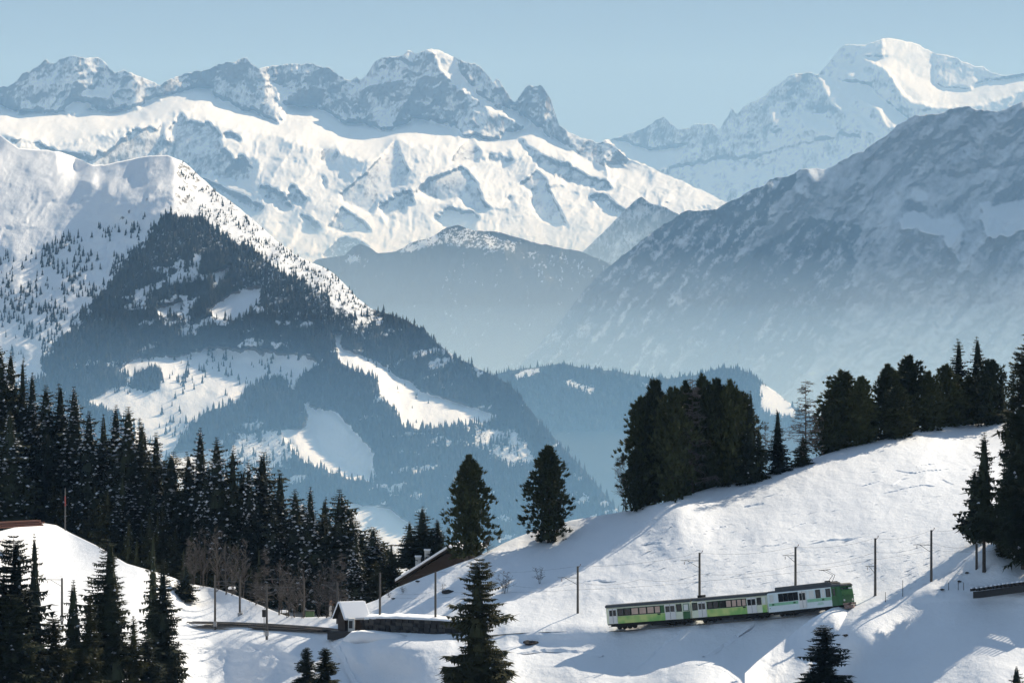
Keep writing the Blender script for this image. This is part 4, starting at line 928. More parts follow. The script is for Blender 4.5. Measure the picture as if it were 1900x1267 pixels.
# catmull-rom through the track points
def spline(P, n=8):
    out = []
    for i in range(len(P) - 1):
        p0 = P[max(i - 1, 0)]; p1 = P[i]; p2 = P[i + 1]; p3 = P[min(i + 2, len(P) - 1)]
        for k in range(n):
            t = k / n; out.append(.5 * ((2 * p1) + (p2 - p0) * t + (2 * p0 - 5 * p1 + 4 * p2 - p3) * t * t + (3 * p1 - p0 - 3 * p2 + p3) * t ** 3))
    out.append(P[-1]); return out
TS_ = spline(trk)
track = empty('railway_track', trk[4]); track['kind'] = 'structure'
def ribbon(name, off, w_, h, mat, z=.0, P=TS_, parent=None):
    m = MB(); vs = []
    for i, p in enumerate(P):
        d = (P[min(i + 1, len(P) - 1)] - P[max(i - 1, 0)]); d.z = 0; d.normalize(); s_ = Vector((d.y, -d.x, 0))
        for a, zz in ((off - w_ / 2, z), (off + w_ / 2, z), (off + w_ / 2, z + h), (off - w_ / 2, z + h)): vs.append(p + s_ * a + Vector((0, 0, zz)))
    n = len(P); fs = []
    for i in range(n - 1):
        for k in range(4): fs.append((4 * i + k, 4 * i + (k + 1) % 4, 4 * i + 4 + (k + 1) % 4, 4 * i + 4 + k))
    m.add(vs, fs); o = m.build(name, mat, parent)
    if parent: o.matrix_parent_inverse = Matrix.Translation(-parent.location)
    return o
TSR = [p for p in TS_ if p.x / p.y * F + U0 < 1600]
for off in (-.5, .5): ribbon('rail', off, .07, .14, M_STEEL, -.30, P=TSR, parent=track)
ribbon('rack_rail', 0, .08, .12, M_STEEL, -.32, P=TSR, parent=track)
# second track and siding on the flat at the left
T2 = [near.pt(u, v) for u, v, D in [(352,1156,572),(440,1158,560),(520,1162,548),(600,1168,537),(640,1174,528)]]
T3 = [near.pt(u, v) for u, v, D in [(470,1165,552),(540,1169,541),(600,1172,533)]]
t2 = empty('railway_siding', T2[0]); t2['kind'] = 'structure'
for P in (spline(T2), spline(T3)):
    for off in (-.5, .5): ribbon('rail', off, .08, .18, M_STEEL, .12, P=P, parent=t2)
tag(ribbon('cleared_track_bed', 0, 3.2, .10, M_SLEEP, .08, P=spline(T2)[2:28]), kind='structure')
tag(ribbon('cleared_track_bed', 0, 1.6, .10, M_SLEEP, .085, P=spline(T3)), kind='structure')

# open deck with bare sleepers at the right
deckP = [p + Vector((0, -.3, .75)) for p in TS_ if (p.x / p.y * F + U0) > 1808]
dk = empty('sleeper_deck', deckP[0]); dk['kind'] = 'structure'
dens = spline(deckP, 3); acc = 0; slp = None; cnt = 0
beam = ribbon('deck_beam', -1.0, .25, .8, M_IRON, -1.0, P=deckP, parent=dk); ribbon('deck_beam', 1.0, .25, .8, M_IRON, -1.0, P=deckP, parent=dk)
total = 0; last = deckP[0]
path = [deckP[0]]
for i in range(1, len(deckP)):
    a, b_ = deckP[i - 1], deckP[i]; L_ = (b_ - a).length; k = 0
    while acc < L_:
        p = a.lerp(b_, acc / L_); d = (b_ - a).normalized()
        if slp is None: m = MB(); m.box((0, 0, 0), (.30, 3.3, .30)); slp = m.mesh('sleeper'); slp.materials.append(M_SLEEP); mc = MB(); mc.box((0, 0, 0), (.26, 3.1, .16)); snc = mc.mesh('snow_cap'); snc.materials.append(M_CLUMP)
        o = link('sleeper', slp, None, dk); o.location = p - dk.location + Vector((0, 0, .03)); o.rotation_euler = (0, -math.asin(d.z), math.atan2(d.y, d.x))
        c = link('snow_cap', snc, None, o); c.location = (0, -.12, .23)
        acc += .72
    acc -= L_

# masts ------------------------------------------------------------
def mast(u, v, D, vt, arm=0., label='', wood_=True, arm_z=.80, twin=False, rel=None, up=False):
    base = at(u, v, D); h = (v - vt) / F * D
    e = empty('catenary_mast', base)
    m = MB(); m.tube((0, 0, -.6), (0, 0, h), .17, .13, 8); m.build('pole', M_MAST if wood_ else M_STEEL, e, smooth=False)
    m = MB(); m.box((0, -.02, .25), (.5, .5, .7)); m.build('footing', M_CONC, e)
    if arm:
        z = h * arm_z; m = MB(); m.tube((0, 0, z), (arm, -.3, z + .05), .04, .035, 6); m.tube((0, 0, z - .9), (arm * .62, -.2, z), .03, .03, 6); m.tube((0, 0, z + .5), (arm * .8, -.25, z + .08), .015, .015, 4)
        m.build('bracket_arm', M_STEEL, e)
        m = MB()
        for k in range(4): m.tube((arm * .8, -.25, z - .1 - .09 * k), (arm * .8, -.25, z - .15 - .09 * k), .075, .045, 8)
        m.build('insulator', M_CERAM, e)
    if up:
        m = MB(); m.tube((0, 0, h - .3), (.35, 0, h + .15), .03, .03, 6); m.tube((.35, 0, h + .15), (.35, 0, h + .3), .06, .04, 6); m.build('top_insulator', M_CERAM, e)
    tag(e, label, 'catenary mast', 'catenary masts along the railway'); return e, h
G_ = [
 (1072,1158,503,1050,-2.6,'catenary mast left of the train with its arm reaching left',.80,1),
 (1298,1118,489,1025,-2.4,'mast rising behind the joint of the two light green coaches',.84,1),
 (1476,1096,478,1014,-1.6,'mast rising behind the roof of the motor coach',.8,1),
 (1624,1114,469,998,-1.2,'mast just right of the train front',.55,1),
 (1728,1098,466.5,983,-2.2,'mast in the middle of the crest right of the train',.76,1),
 (1812,1094,465,968,2.2,'mast in front of the lone spruce beside the sleeper deck',.9,1),
 (808,1181,511,1060,0,'tall dark mast in front of the stone wall',.8,0),
 (705,1166,520,1062,0,'mast in front of the stone wall just right of the snowy hut',.8,0),
 (944,1172,505,1168,0,'',.8,0),
 (626,1166,531,1080,-2.4,'mast at the left end of the snowy hut',.93,0),
 (564,1156,549,1072,-5.6,'mast in the middle of the left flat with a long arm over the tracks',.97,0),
 (495,1178,532,1086,3.6,'nearest mast of the left flat with a short arm to the right',.96,0),
 (445,1155,560,1076,-3.8,'mast with a small cabinet at its foot on the left flat',.97,0),
 (399,1160,553,1066,3.0,'mast at the foot of the sunlit snow hill on the left',.8,0),
 (115,1150,520,1072,-2.4,'mast half hidden by spruces in front of the left snow hill',.96,0),
]
MASTS = []
for u, v, D, vt, arm, lb, az_, up in G_:
    if not lb: continue
    e, h = mast(u, v, D, vt, arm, lb, True, az_, up=bool(up)); MASTS.append((u, e, h, arm, az_))
# small things on poles
cab = MB(); cab.box((.0, -.25, .9), (.7, .5, 1.3)); o = cab.build('relay_cabinet', M_CONC); o.location = at(446,1156,558.5); tag(o, 'small pale relay cabinet at the foot of a mast on the left flat', 'cabinet')
sg = empty('railway_signal', at(490,1178,533)); m = MB(); m.tube((0, 0, 0), (0, 0, 3.3), .05, .05, 6); m.build('post', M_STEEL, sg)
m = MB(); m.box((0, -.05, 3.0), (.55, .25, 1.0)); m.build('signal_head', M_IRON, sg, bevel=.05); m = MB(); m.tube((0, -.19, 3.2), (0, -.26, 3.2), .1, .1, 10); m.build('lamp', M_IRON, sg); tag(sg, 'short black signal beside the nearest mast of the left flat', 'signal')
# wires ------------------------------------------------------------
def wire(P, r, parent, name='wire', sag=.4):
    m = MB()
    for a, b_ in zip(P, P[1:]):
        n = 8; q = [a.lerp(b_, k / n) - Vector((0, 0, sag * 4 * (k / n) * (1 - k / n))) for k in range(n + 1)]
        for c, d in zip(q, q[1:]): m.tube(c, d, r, r * .5, 4, False)
    o = m.build(name, M_WIRE, parent)
    return o
ct = empty('overhead_line', (0, 0, 0)); tag(ct, 'thin overhead wires strung between the masts above the track', 'overhead line')
US = [360,445,500,564,626,705,808,950,1072,1188,1298,1476,1624,1728,1812,1900]
cw = [trk_at(u) + Vector((0, 0, 5.1)) for u in US]
wire(cw, .016, ct, 'contact_wire', .05); wire([p + Vector((0, 0, .9)) for p in cw], .016, ct, 'carrier_wire', .5)
top = [e.location + Vector((0, 0, h)) for u, e, h, a, z in sorted(MASTS, key=lambda t: t[0]) if u > 400]
wire(top, .014, ct, 'feeder_wire', .5)

# station flat: red and white snow pole, poles, buffer, orange sign
sp = empty('snow_pole', wood.pt(121, 975)); sp.location = at(121, 980, 575); m = MB(); hh = 75 / F * 575
m.tube((0, 0, -.3), (0, 0, hh * .55), .10, .09, 8); m.tube((0, 0, hh * .8), (0, 0, hh), .09, .06, 8); m.build('pole', M_STEEL, sp)
m = MB(); m.tube((0, 0, hh * .55), (0, 0, hh * .8), .10, .09, 8); m.build('red_band', M_RED, sp); tag(sp, 'thin pole with a red band on the crest of the left snow hill', 'pole')
og = empty('trail_sign', at(614, 1142, 545)); m = MB(); m.box((0, 0, .8), (.5, .2, 1.6)); m.build('post', M_CONC, og); m = MB(); m.box((0, -.02, 1.8), (.6, .12, .75)); m.build('panel', M_ORANGE, og); tag(og, 'orange and pale sign post at the wood edge left of the hut', 'sign')
gb = empty('waste_container', at(575, 1148, 549)); m = MB(); m.box((0, 0, .6), (1.2, .9, 1.1)); m.build('body', plain('green_plastic', (.05, .09, .04)), gb, bevel=.06); m = MB(); m.box((0, 0, 1.2), (1.26, .96, .12)); m.build('lid', M_IRON, gb, bevel=.03); tag(gb, 'dark green container beside the middle mast of the left flat', 'container')
for q, (u, v, D) in enumerate([(430,1098,585),(527,1142,560)]):
    bo = empty('boulder', at(u, v, D)); m = MB(); rs_ = random.Random(q); pr = []
    me = bmesh.new(); bmesh.ops.create_icosphere(me, subdivisions=2, radius=.8)
    for vv_ in me.verts: vv_.co *= rs_.uniform(.8, 1.15); vv_.co.z *= .7
    mm = bpy.data.meshes.new('stone'); me.to_mesh(mm); me.free(); link('stone', mm, M_STONE, bo)
    m.box((0, 0, .62), (1.1, 1.0, .35)); m.build('snow_cap', M_CLUMP, bo, bevel=.15); tag(bo, ('snow-capped block on the crest of the left snow hill', 'snow-capped boulder at the foot of the left snow hill')[q], 'boulder')
# rocks sticking out of the snow
def rock(u, v, w_, label, D=None):
    D = D or near.D(u, v); me = bmesh.new(); bmesh.ops.create_icosphere(me, subdivisions=2, radius=w_ / F * D / 2); rs_ = random.Random(u)
    for q in me.verts: q.co *= rs_.uniform(.7, 1.25); q.co.z *= .38; q.co.y *= .8
    mm = bpy.data.meshes.new('rock'); me.to_mesh(mm); me.free(); o = link('rock', mm, M_STONE); o.location = at(u, v, D - .3); tag(o, label, 'rock', 'rocks poking out of the snow')
for a in [(985,1192,26,'flat dark rock in the shaded snow right of the large olive spruce'),(1569,1178,12,'dark rock at the left edge of the shaded mound, upper one'),(1556,1195,9,'dark rock at the left edge of the shaded mound, lower one'),
          (1748,1093,8,'small dark rock beside the mast on the right crest'),(1794,1062,8,'dark rock on the shaded bank, upper one'),(1780,1078,8,'dark rock on the shaded bank, lower one'),(832,1098,22,'dark rock patch on the snow slope between mast and olive spruce'),
          (775,1078,9,'small rock under the long roof'),(730,1110,8,'small rock low on the slope under the roof')]: rock(*a)
# short stakes on the right crest
for i, (u, v, hp) in enumerate([(1578,1130,14),(1643,1116,18),(1675,1106,30),(1760,1094,14),(1778,1094,18),(1788,1094,14)]):
    D = near.D(u, v); m = MB(); m.tube((0, 0, -.2), (0, 0, hp / F * D), .04, .03, 6); o = m.build('stake', M_WOOD); o.location = at(u, v, D)
    tag(o, ORD[i] + ' thin wooden stake from the left on the crest right of the train', 'stake', 'stakes on the right crest')
fp = near.pt(1392, 1060)

# ------------------------------------------------------------------ buildings
# stone retaining wall under the slope
wv = [(672,1150,1174,521),(700,1147,1176,518),(740,1147,1180,514.5),(780,1149,1184,511.5),(820,1151,1186,509),(860,1154,1186,507),(900,1158,1184,505)]
rw = empty('stone_wall', at(672, 1174, 521)); tag(rw, 'long dark stone retaining wall with snow lying along its top', 'wall')
def strip_wall(name, pts, mat, parent, back=.8, z0=0, z1=1):
    vs = []
    for u, vt, vb, D in pts:
        a = at(u, vt, D); b_ = at(u, vb, D); b_.z -= .8; b_.x = a.x; h = a.z - b_.z
        lo = b_.z + h * z0; hi = b_.z + h * z1
        vs += [Vector((a.x, a.y, lo)), Vector((a.x, a.y, hi)), Vector((a.x + .3, a.y + back, hi)), Vector((a.x + .3, a.y + back, lo))]
    n = len(pts); fs = [(0, 1, 2, 3), (4 * n - 1, 4 * n - 2, 4 * n - 3, 4 * n - 4)]
    for i in range(n - 1):
        for k in range(4): fs.append((4 * i + k, 4 * i + 4 + k, 4 * i + 4 + (k + 1) % 4, 4 * i + (k + 1) % 4))
    m = MB(); m.add(vs, fs); o = m.build(name, mat, parent)
    if parent: o.matrix_parent_inverse = Matrix.Translation(-parent.location)
    return o
strip_wall('wall_core', wv, M_STONE, rw)
# its stone blocks, proud of the core by uneven amounts
blk = []
rs_ = random.Random(3)
for k in range(3):
    m = MB(); w_, h_ = (.85, .45), (.62, .38)
    m.box((0, 0, 0), ((.85, .62, 1.05)[k], .22, (.42, .36, .46)[k])); me_ = m.mesh('stone_block'); 
    for vv_ in me_.vertices: vv_.co += Vector((rs_.uniform(-.05, .05), rs_.uniform(-.04, .04), rs_.uniform(-.04, .04)))
    me_.materials.append(plain('wall_stone_' + 'abc'[k], ((.045, .04, .037), (.03, .028, .027), (.075, .066, .058))[k], .9, var=.4, sc=2)); blk.append(me_)
for (ua, ta, ba, Da), (ub, tb, bb, Db) in zip(wv, wv[1:]):
    A, B = at(ua, ta, Da), at(ub, tb, Db); A0, B0 = at(ua, ba, Da), at(ub, bb, Db); d = B - A; ang = math.atan2(d.y, d.x); n_ = Vector((d.y, -d.x, 0)).normalized(); L_ = d.length
    rows = 5
    for r_ in range(rows):
        s_ = rs_.uniform(0, .4)
        while s_ < L_:
            t = s_ / L_; top_ = A.lerp(B, t); bot = A0.lerp(B0, t); hh_ = top_.z - bot.z
            o = link('stone_block', blk[rs_.randrange(3)], None, rw); o.location = Vector((top_.x, top_.y, bot.z + hh_ * (r_ + .45) / rows)) + n_ * rs_.uniform(.0, .07) - rw.location
            o.rotation_euler = (0, rs_.uniform(-.05, .05), ang); s_ += rs_.uniform(.9, 1.25)
def snow_strip(name, pts, parent, h=.26, back=3.2, over=.16, foot=.0):
    vs = []; rs2 = random.Random(8)
    for u, v, D in pts:
        a = at(u, v, D); hh_ = h * rs2.uniform(.75, 1.25)
        vs += [a + Vector((0, -over * 1.2, foot)), a + Vector((0, -over * .8, hh_ * .7)), a + Vector((0, .3, hh_)), a + Vector((.2, back, hh_ * 1.5)), a + Vector((.2, back, -.6))]
    n = len(pts); fs = [tuple(range(5)), tuple(5 * n - 1 - k for k in range(5))]
    for i in range(n - 1):
        for k in range(5): fs.append((5 * i + k, 5 * i + 5 + k, 5 * i + 5 + (k + 1) % 5, 5 * i + (k + 1) % 5))
    m = MB(); m.add(vs, fs); o = m.build(name, M_SNOW, parent, smooth=True)
    if parent: o.matrix_parent_inverse = Matrix.Translation(-parent.location)
    return o
dv = [(u_, np.interp(u_, [w[0] for w in wv], [w[1] for w in wv]), np.interp(u_, [w[0] for w in wv], [w[3] for w in wv])) for u_ in range(676, 898, 10)]
snow_strip('snow_cover', [(float(a), float(b_), float(c)) for a, b_, c in dv], rw)
# snow bank thrown up at the wall foot
bk = snow_strip('snow_bank', [(636,1188,519),(650,1178,517),(668,1174,516),(690,1176,514.5),(715,1177,513),(735,1180,511.5),(752,1186,510)], None, h=.25, back=1.0, over=.4, foot=-1.3); bk['kind'] = 'structure'
# snow-covered hut
hu = empty('snow_covered_hut', at(652, 1168, 524)); D0 = 524; k_ = D0 / F
M = Matrix.Rotation(R(24), 4, 'Z')
m = MB(); m.box((0, 0, .8), (2.9, 2.6, 2.4), M); m.build('wall', M_WOOD, hu)
m = MB(); m.prism([(-1.3, 1.9), (1.3, 1.9), (0, 3.3)], -1.4, 1.4, M @ Matrix.Rotation(R(90), 4, 'Z')); m.build('gable', M_WOOD, hu)
RM = M @ Matrix.Rotation(R(0), 4, 'Z')
def slab(m, pts, th, M_):
    p = [M_ @ Vector(q) for q in pts]; n = (p[1] - p[0]).cross(p[3] - p[0]).normalized() * th; m.add(p + [q + n for q in p], [(0, 3, 2, 1), (4, 5, 6, 7), (0, 1, 5, 4), (1, 2, 6, 5), (2, 3, 7, 6), (3, 0, 4, 7)])
for nm_, th, mt, o_ in (('roof', .14, M_WOOD, 0), ('roof_snow', .38, M_CLUMP, .145)):
    m = MB(); slab(m, [(-1.9, -2.1, 1.35 + o_), (1.9, -2.1, 1.35 + o_), (1.9, 0, 3.5 + o_), (-1.9, 0, 3.5 + o_)], th, RM); slab(m, [(-1.9, 0, 3.5 + o_), (1.9, 0, 3.5 + o_), (1.9, 2.1, 1.35 + o_), (-1.9, 2.1, 1.35 + o_)], th, RM); m.build(nm_, mt, hu, bevel=.05 if mt is M_WOOD else .12)
m = MB(); m.box((-.5, -1.33, .75), (.8, .06, 1.7), M); m.build('door', M_IRON, hu)
tag(hu, 'small dark hut with a thick snow-covered roof at the end of the wall', 'hut')
pf = empty('loading_platform', at(630, 1182, 521)); m = MB(); m.box((0, 0, .3), (3.2, 1.8, 1.0)); m.build('deck', M_IRON, pf); m = MB(); m.box((1.6, .1, 1.6), (.9, .7, 1.9)); m.build('ticket_box', M_WHITE, pf, bevel=.06); m = MB(); m.box((1.5, -.25, 1.75), (.5, .05, 1.0)); m.build('window', M_IRON, pf)
tag(pf, 'dark low platform with a pale box left of the hut', 'platform')
# chalet behind the slope: long roof edge seen from the gable side
Dc = 560; kc = Dc / F
ch = empty('chalet', at(800, 1090, Dc)); tag(ch, 'long dark timber chalet with a snow-edged roof and two pale chimneys', 'chalet')
def cp(u, v, dy=0.): p = at(u, v, Dc) - ch.location; p.y += dy; return p
Lo, Rp, Re = (733, 1080), (830, 1019), (866, 1026)
m = MB(); pr = [cp(742,1120), cp(742,1079), cp(829,1026), cp(861,1032), cp(861,1080)]
m.add([Vector((p.x, 0, p.z)) for p in pr] + [Vector((p.x + 2.5, 9, p.z)) for p in pr], [(0, 1, 2, 3, 4), (9, 8, 7, 6, 5)] + [(k, k + 5, (k + 1) % 5 + 5, (k + 1) % 5) for k in range(5)]); m.build('wall', M_WOOD, ch)
def roofslab(name, a, b_, th, mat, dz, y0, y1, bev):
    A, B = cp(*a), cp(*b_); m = MB(); vs = []
    for y, sh in ((y0, 0), (y1, 2.5)):
        for p in (A, B): vs += [Vector((p.x + sh, y, p.z + dz)), Vector((p.x + sh, y, p.z + dz + th))]
    m.add(vs, [(0, 2, 3, 1), (4, 5, 7, 6), (0, 1, 5, 4), (2, 6, 7, 3), (1, 3, 7, 5), (0, 4, 6, 2)]); return m.build(name, mat, ch, bevel=bev)
roofslab('roof', Lo, Rp, .16, M_WOOD, 0, -1.2, 9.6, 0); roofslab('roof', Rp, Re, .16, M_WOOD, .003, -1.2, 9.6, 0)
roofslab('roof_snow', Lo, Rp, .42, M_CLUMP, .17, -1.1, 9.5, .12); roofslab('roof_snow', Rp, (872, 1027), .55, M_CLUMP, .18, -1.1, 9.5, .15)
for u, v in ((775, 1040), (792, 1028)):
    c = cp(u, v, 3.0); m = MB(); m.box((c.x, c.y, c.z - .75), (.8, .8, 2.2)); o = m.build('chimney', M_WHITE, ch); m = MB(); m.box((c.x, c.y, c.z + .45), (1.0, 1.0, .25)); m.build('snow_cap', M_CLUMP, o, bevel=.08)
for i in range(9):   # upright boards of the gable front
    x0_ = cp(750 + i * 12, 1080); u_ = 750 + i * 12; vt = 1079 + (u_ - 742) * (1026 - 1079) / 87 if u_ < 829 else 1030
    a = cp(u_, vt + 4); m = MB(); zb = cp(u_, 1112).z; m.box((a.x, -.04, (a.z + zb) / 2), (.72, .05, a.z - zb)); m.build('board', M_WOOD, ch)
# timber barrier at the far left, reddish
bx = empty('timber_stack', at(20, 978, 572)); tag(bx, 'reddish stack of long timber on snow at the left edge', 'timber stack')
M_LOG = plain('reddish_log', (.20, .09, .06), .85, var=.4)
lg = MB(); lg.tube((-4.6, 0, 0), (4.4, 0, 0), .16, .13, 8); lgm = lg.mesh('log'); lgm.materials.append(M_LOG)
for i in range(9):
    o = link('log', lgm, None, bx); o.location = (rs_.uniform(-.6, .6), (i % 3) * .36 - .3 + (i // 3) * .12, .15 + (i // 3) * .28); o.rotation_euler = (0, R(-3), rs_.uniform(-.02, .02))

# ------------------------------------------------------------------ train
M_LIME = NB('lime_green_paint'); _g = M_LIME.noise(M_LIME.n('ShaderNodeTexCoord').outputs['Object'], .55, 2)
M_LIME.bsdf(M_LIME.mix(M_LIME.ramp(_g, [(.40, 0.), (.62, 1.)]), (.62, .68, .22), (.26, .50, .13)), .5, spec=.4); M_LIME = M_LIME.m
M_GREEN = plain('deep_green_paint', (.025, .12, .035), .35, .5, var=.2)
M_CREAM = plain('cream_green_paint', (.78, .78, .58), .5, .4, var=.1)
M_PALE = plain('pale_mint_paint', (.76, .82, .80), .4, .5, var=.1)
M_MINT = plain('mint_band_paint', (.28, .56, .34), .4, .5, var=.2)
M_DOORP = plain('pale_grey_door', (.80, .76, .70), .5, .4, var=.08)
M_GLASS = plain('dark_window_glass', (.02, .022, .024), .08, .6, var=.1)
M_PANE = plain('glazed_blind', (.62, .42, .32), .35, .5, var=.25, sc=1.2)
M_ROOF = plain('dark_grey_roof', (.085, .088, .09), .7)
M_UNDER = plain('sooty_underframe', (.02, .019, .018), .85)
M_BRIGHT = plain('headlight_and_bright_pane_glass', (.75, .74, .68), .15, .7, var=.05)  # headlights, and also the pale window panes

def rounded(wd, z0, z1, r, n=5):
    """cross-section (y, z) of a car body, rounded at the roof edge"""
    pts = [(-wd / 2, z0), (wd / 2, z0)]
    for s_ in (1, -1):
        for k in range(n + 1):
            a = (math.pi / 2) * k / n
            if s_ == 1: pts.append((wd / 2 - r + r * math.cos(a), z1 - r * .6 + r * .6 * math.sin(a)))
            else: pts.append((-wd / 2 + r - r * math.sin(a), z1 - r * .6 + r * .6 * math.cos(a)))
    return pts
def loft(sections, mat, name, parent, bevel=0.):
    m = MB(); n = len(sections[0][1]); vs = []
    for x, prof in sections: vs += [(x, y, z) for y, z in prof]
    fs = [tuple(reversed(range(n))), tuple(range((len(sections) - 1) * n, len(sections) * n))]
    for i in range(len(sections) - 1):
        for k in range(n): fs.append((i * n + k, i * n + (k + 1) % n, (i + 1) * n + (k + 1) % n, (i + 1) * n + k))
    m.add(vs, fs); return m.build(name, mat, parent, bevel=bevel)
def scaleprof(prof, s_): return [(y * s_, z) for y, z in prof]
BL = 12.3; WD = 2.45; FL = .78; WS = 1.72; TOP = 2.78; RT = 3.2
def bogie(x, parent):
    m = MB(); m.box((x, 0, .55), (2.0, 1.9, .35)); o = m.build('bogie', M_UNDER, parent)
    for dx in (-.75, .75):
        for sy in (-1, 1):
            m = MB(); m.tube((x + dx, sy * .5 - .06, .38), (x + dx, sy * .5 + .06, .38), .36, .36, 16); m.build('wheel', M_UNDER, o)
def side_panel(name, x0, x1, z0, z1, mat, parent, sy, th=.03, off=.0, bev=0):
    m = MB(); y = sy * (WD / 2 + off + th / 2); m.box(((x0 + x1) / 2, y, (z0 + z1) / 2), (x1 - x0, th, z1 - z0)); return m.build(name, mat, parent, bevel=bev)
def window(x0, x1, z0, z1, parent, sy, pane=M_GLASS, frame=M_CREAM, fw=.06):
    m = MB(); y = sy * (WD / 2 + .022)
    for (a, b_, c, d) in ((x0, x1, z1 - fw, z1), (x0, x1, z0, z0 + fw), (x0, x0 + fw, z0 + fw, z1 - fw), (x1 - fw, x1, z0 + fw, z1 - fw)):
        m.box(((a + b_) / 2, y, (c + d) / 2), (b_ - a, .044, d - c))
    w_ = m.build('window', frame, parent); m = MB(); m.box(((x0 + x1) / 2, sy * (WD / 2 + .008), (z0 + z1) / 2), (x1 - x0 - 2 * fw, .016, z1 - z0 - 2 * fw)); m.build('pane', pane, w_)
def door(x0, x1, parent, sy, mat=M_DOORP, gl=M_GLASS):
    d = side_panel('door', x0, x1, FL + .02, TOP - .08, mat, parent, sy, .04, .02)
    xm = (x0 + x1) / 2
    for a, b_ in ((x0 + .12, xm - .07), (xm + .07, x1 - .12)):
        m = MB(); m.box(((a + b_) / 2, sy * (WD / 2 + .075), (WS + TOP) / 2 - .12), (b_ - a, .03, TOP - WS - .34)); m.build('door_window', gl, d)
    m = MB(); m.box((xm, sy * (WD / 2 + .066), (FL + TOP) / 2), (.03, .012, TOP - FL - .15)); m.build('door_seam', M_UNDER, d)
    m = MB(); m.box((xm, sy * (WD / 2 + .12), .45), (x1 - x0, .3, .06)); m.build('step', M_UNDER, d)
def coach(name, label, layout, cab_left):
    e = empty(name, (0, 0, 0))
    prof = rounded(WD, FL, TOP + .1, .28); low = rounded(WD, FL - .12, WS - .08, .02)
    h = BL / 2
    loft([(-h, scaleprof(prof, .74 if cab_left else .97)), (-h + .55, scaleprof(prof, .93 if cab_left else 1)), (-h + 1.0, prof), (h - .4, prof), (h, scaleprof(prof, .9))], M_CREAM if name == 'tail_coach' else M_CREAM, 'body', e)
    loft([(-h - .08, [(y * .76, z) for y, z in rounded(WD + .1, TOP + .06, RT, .5)]), (-h + .7, rounded(WD + .1, TOP + .06, RT, .5)), (h - .5, rounded(WD + .1, TOP + .06, RT, .5)), (h + .02, [(y * .9, z) for y, z in rounded(WD + .1, TOP + .06, RT, .5)])], M_ROOF, 'roof', e)
    for sy in (-1, 1):
        for kind, x0, x1, *r in layout:
            if kind == 'band': side_panel('green_band', x0, x1, FL, WS - .05, r[0], e, sy, .02, .002)
            elif kind == 'dark': side_panel('window_strip', x0, x1, WS - .02, TOP - .12, M_GREEN if not r else r[0], e, sy, .004, .002)
            elif kind == 'win': window(x0, x1, WS + .02, TOP - .16, e, sy, r[0] if r else M_GLASS, r[1] if len(r) > 1 else M_UNDER)
            elif kind == 'door': door(x0, x1, e, sy)
            elif kind == 'vent': side_panel('vent', x0, x1, 1.52, 1.66, M_UNDER, e, sy, .03, .03)
    m = MB(); m.box((0, 0, .6), (BL - 1.2, 2.0, .36)); m.build('underframe', M_UNDER, e)
    m = MB(); m.box((1.4, 0, .42), (2.2, 1.9, .45)); m.build('equipment_box', M_UNDER, e)
    for x in (-3.9, 3.9): bogie(x, e)
    for x in (-h - .2, h + .12):
        m = MB(); m.box((x, 0, .72), (.5, .28, .24)); m.build('coupler', M_UNDER, e)
    if cab_left:
        for y0_, y1_ in ((-.72, -.05), (.05, .72)):
            m = MB(); m.box((-h - .02, (y0_ + y1_) / 2, 2.2), (.05, y1_ - y0_, .85)); m.build('windscreen', M_GLASS, e)
        for y in (-.6, .6): m = MB(); m.tube((-h - .08, y, 1.3), (-h + .05, y, 1.3), .11, .11, 12); m.build('headlight', M_BRIGHT, e)
    tag(e, label, 'railway coach', 'vehicles of the green rack railway train'); return e
P_, Gx = M_PANE, M_GLASS
tail = coach('passenger_coach', 'rear lime green coach with cream doors at the left end of the train', [
    ('band', -4.3, 2.0, M_LIME), ('band', 2.0, 2.55, M_LIME), ('band', 5.1, 6.1, M_GREEN), ('door', -5.55, -4.35), ('dark', -4.3, 2.5), ('dark', 4.2, 5.0),
    ('win', -4.25, -3.35), ('win', -3.3, -2.35), ('win', -2.3, -1.2, P_), ('win', -1.15, -.05, P_), ('win', 0, 1.05, P_), ('win', 1.1, 1.95, P_), ('vent', 1.5, 1.9), ('door', 2.6, 4.1), ('win', 4.25, 4.95), ('win', 5.2, 6.0, M_BRIGHT, M_GREEN)], True)
mid = coach('passenger_coach', 'middle lime green coach between the rear coach and the motor coach', [
    ('door', -5.0, -3.7), ('band', -3.6, 2.9, M_LIME), ('dark', -6.0, -5.1), ('win', -5.95, -5.1), ('dark', -3.6, 2.9), ('win', -3.5, -2.6), ('win', -2.55, -1.6), ('win', -1.5, -.5), ('win', -.45, .45, P_), ('win', .5, 1.3, P_), ('win', 1.35, 2.1, P_), ('win', 2.15, 2.85, P_),
    ('vent', 2.3, 2.7), ('door', 3.0, 4.5), ('win', 4.6, 5.3), ('win', 5.4, 6.0, M_BRIGHT, M_CREAM), ('band', 4.6, 5.3, M_CREAM), ('band', 5.4, 6.1, M_LIME)], False)
m = MB(); m.box((-5.3, 0, RT + .12), (.7, .8, .36)); m.build('roof_box', M_UNDER, mid)
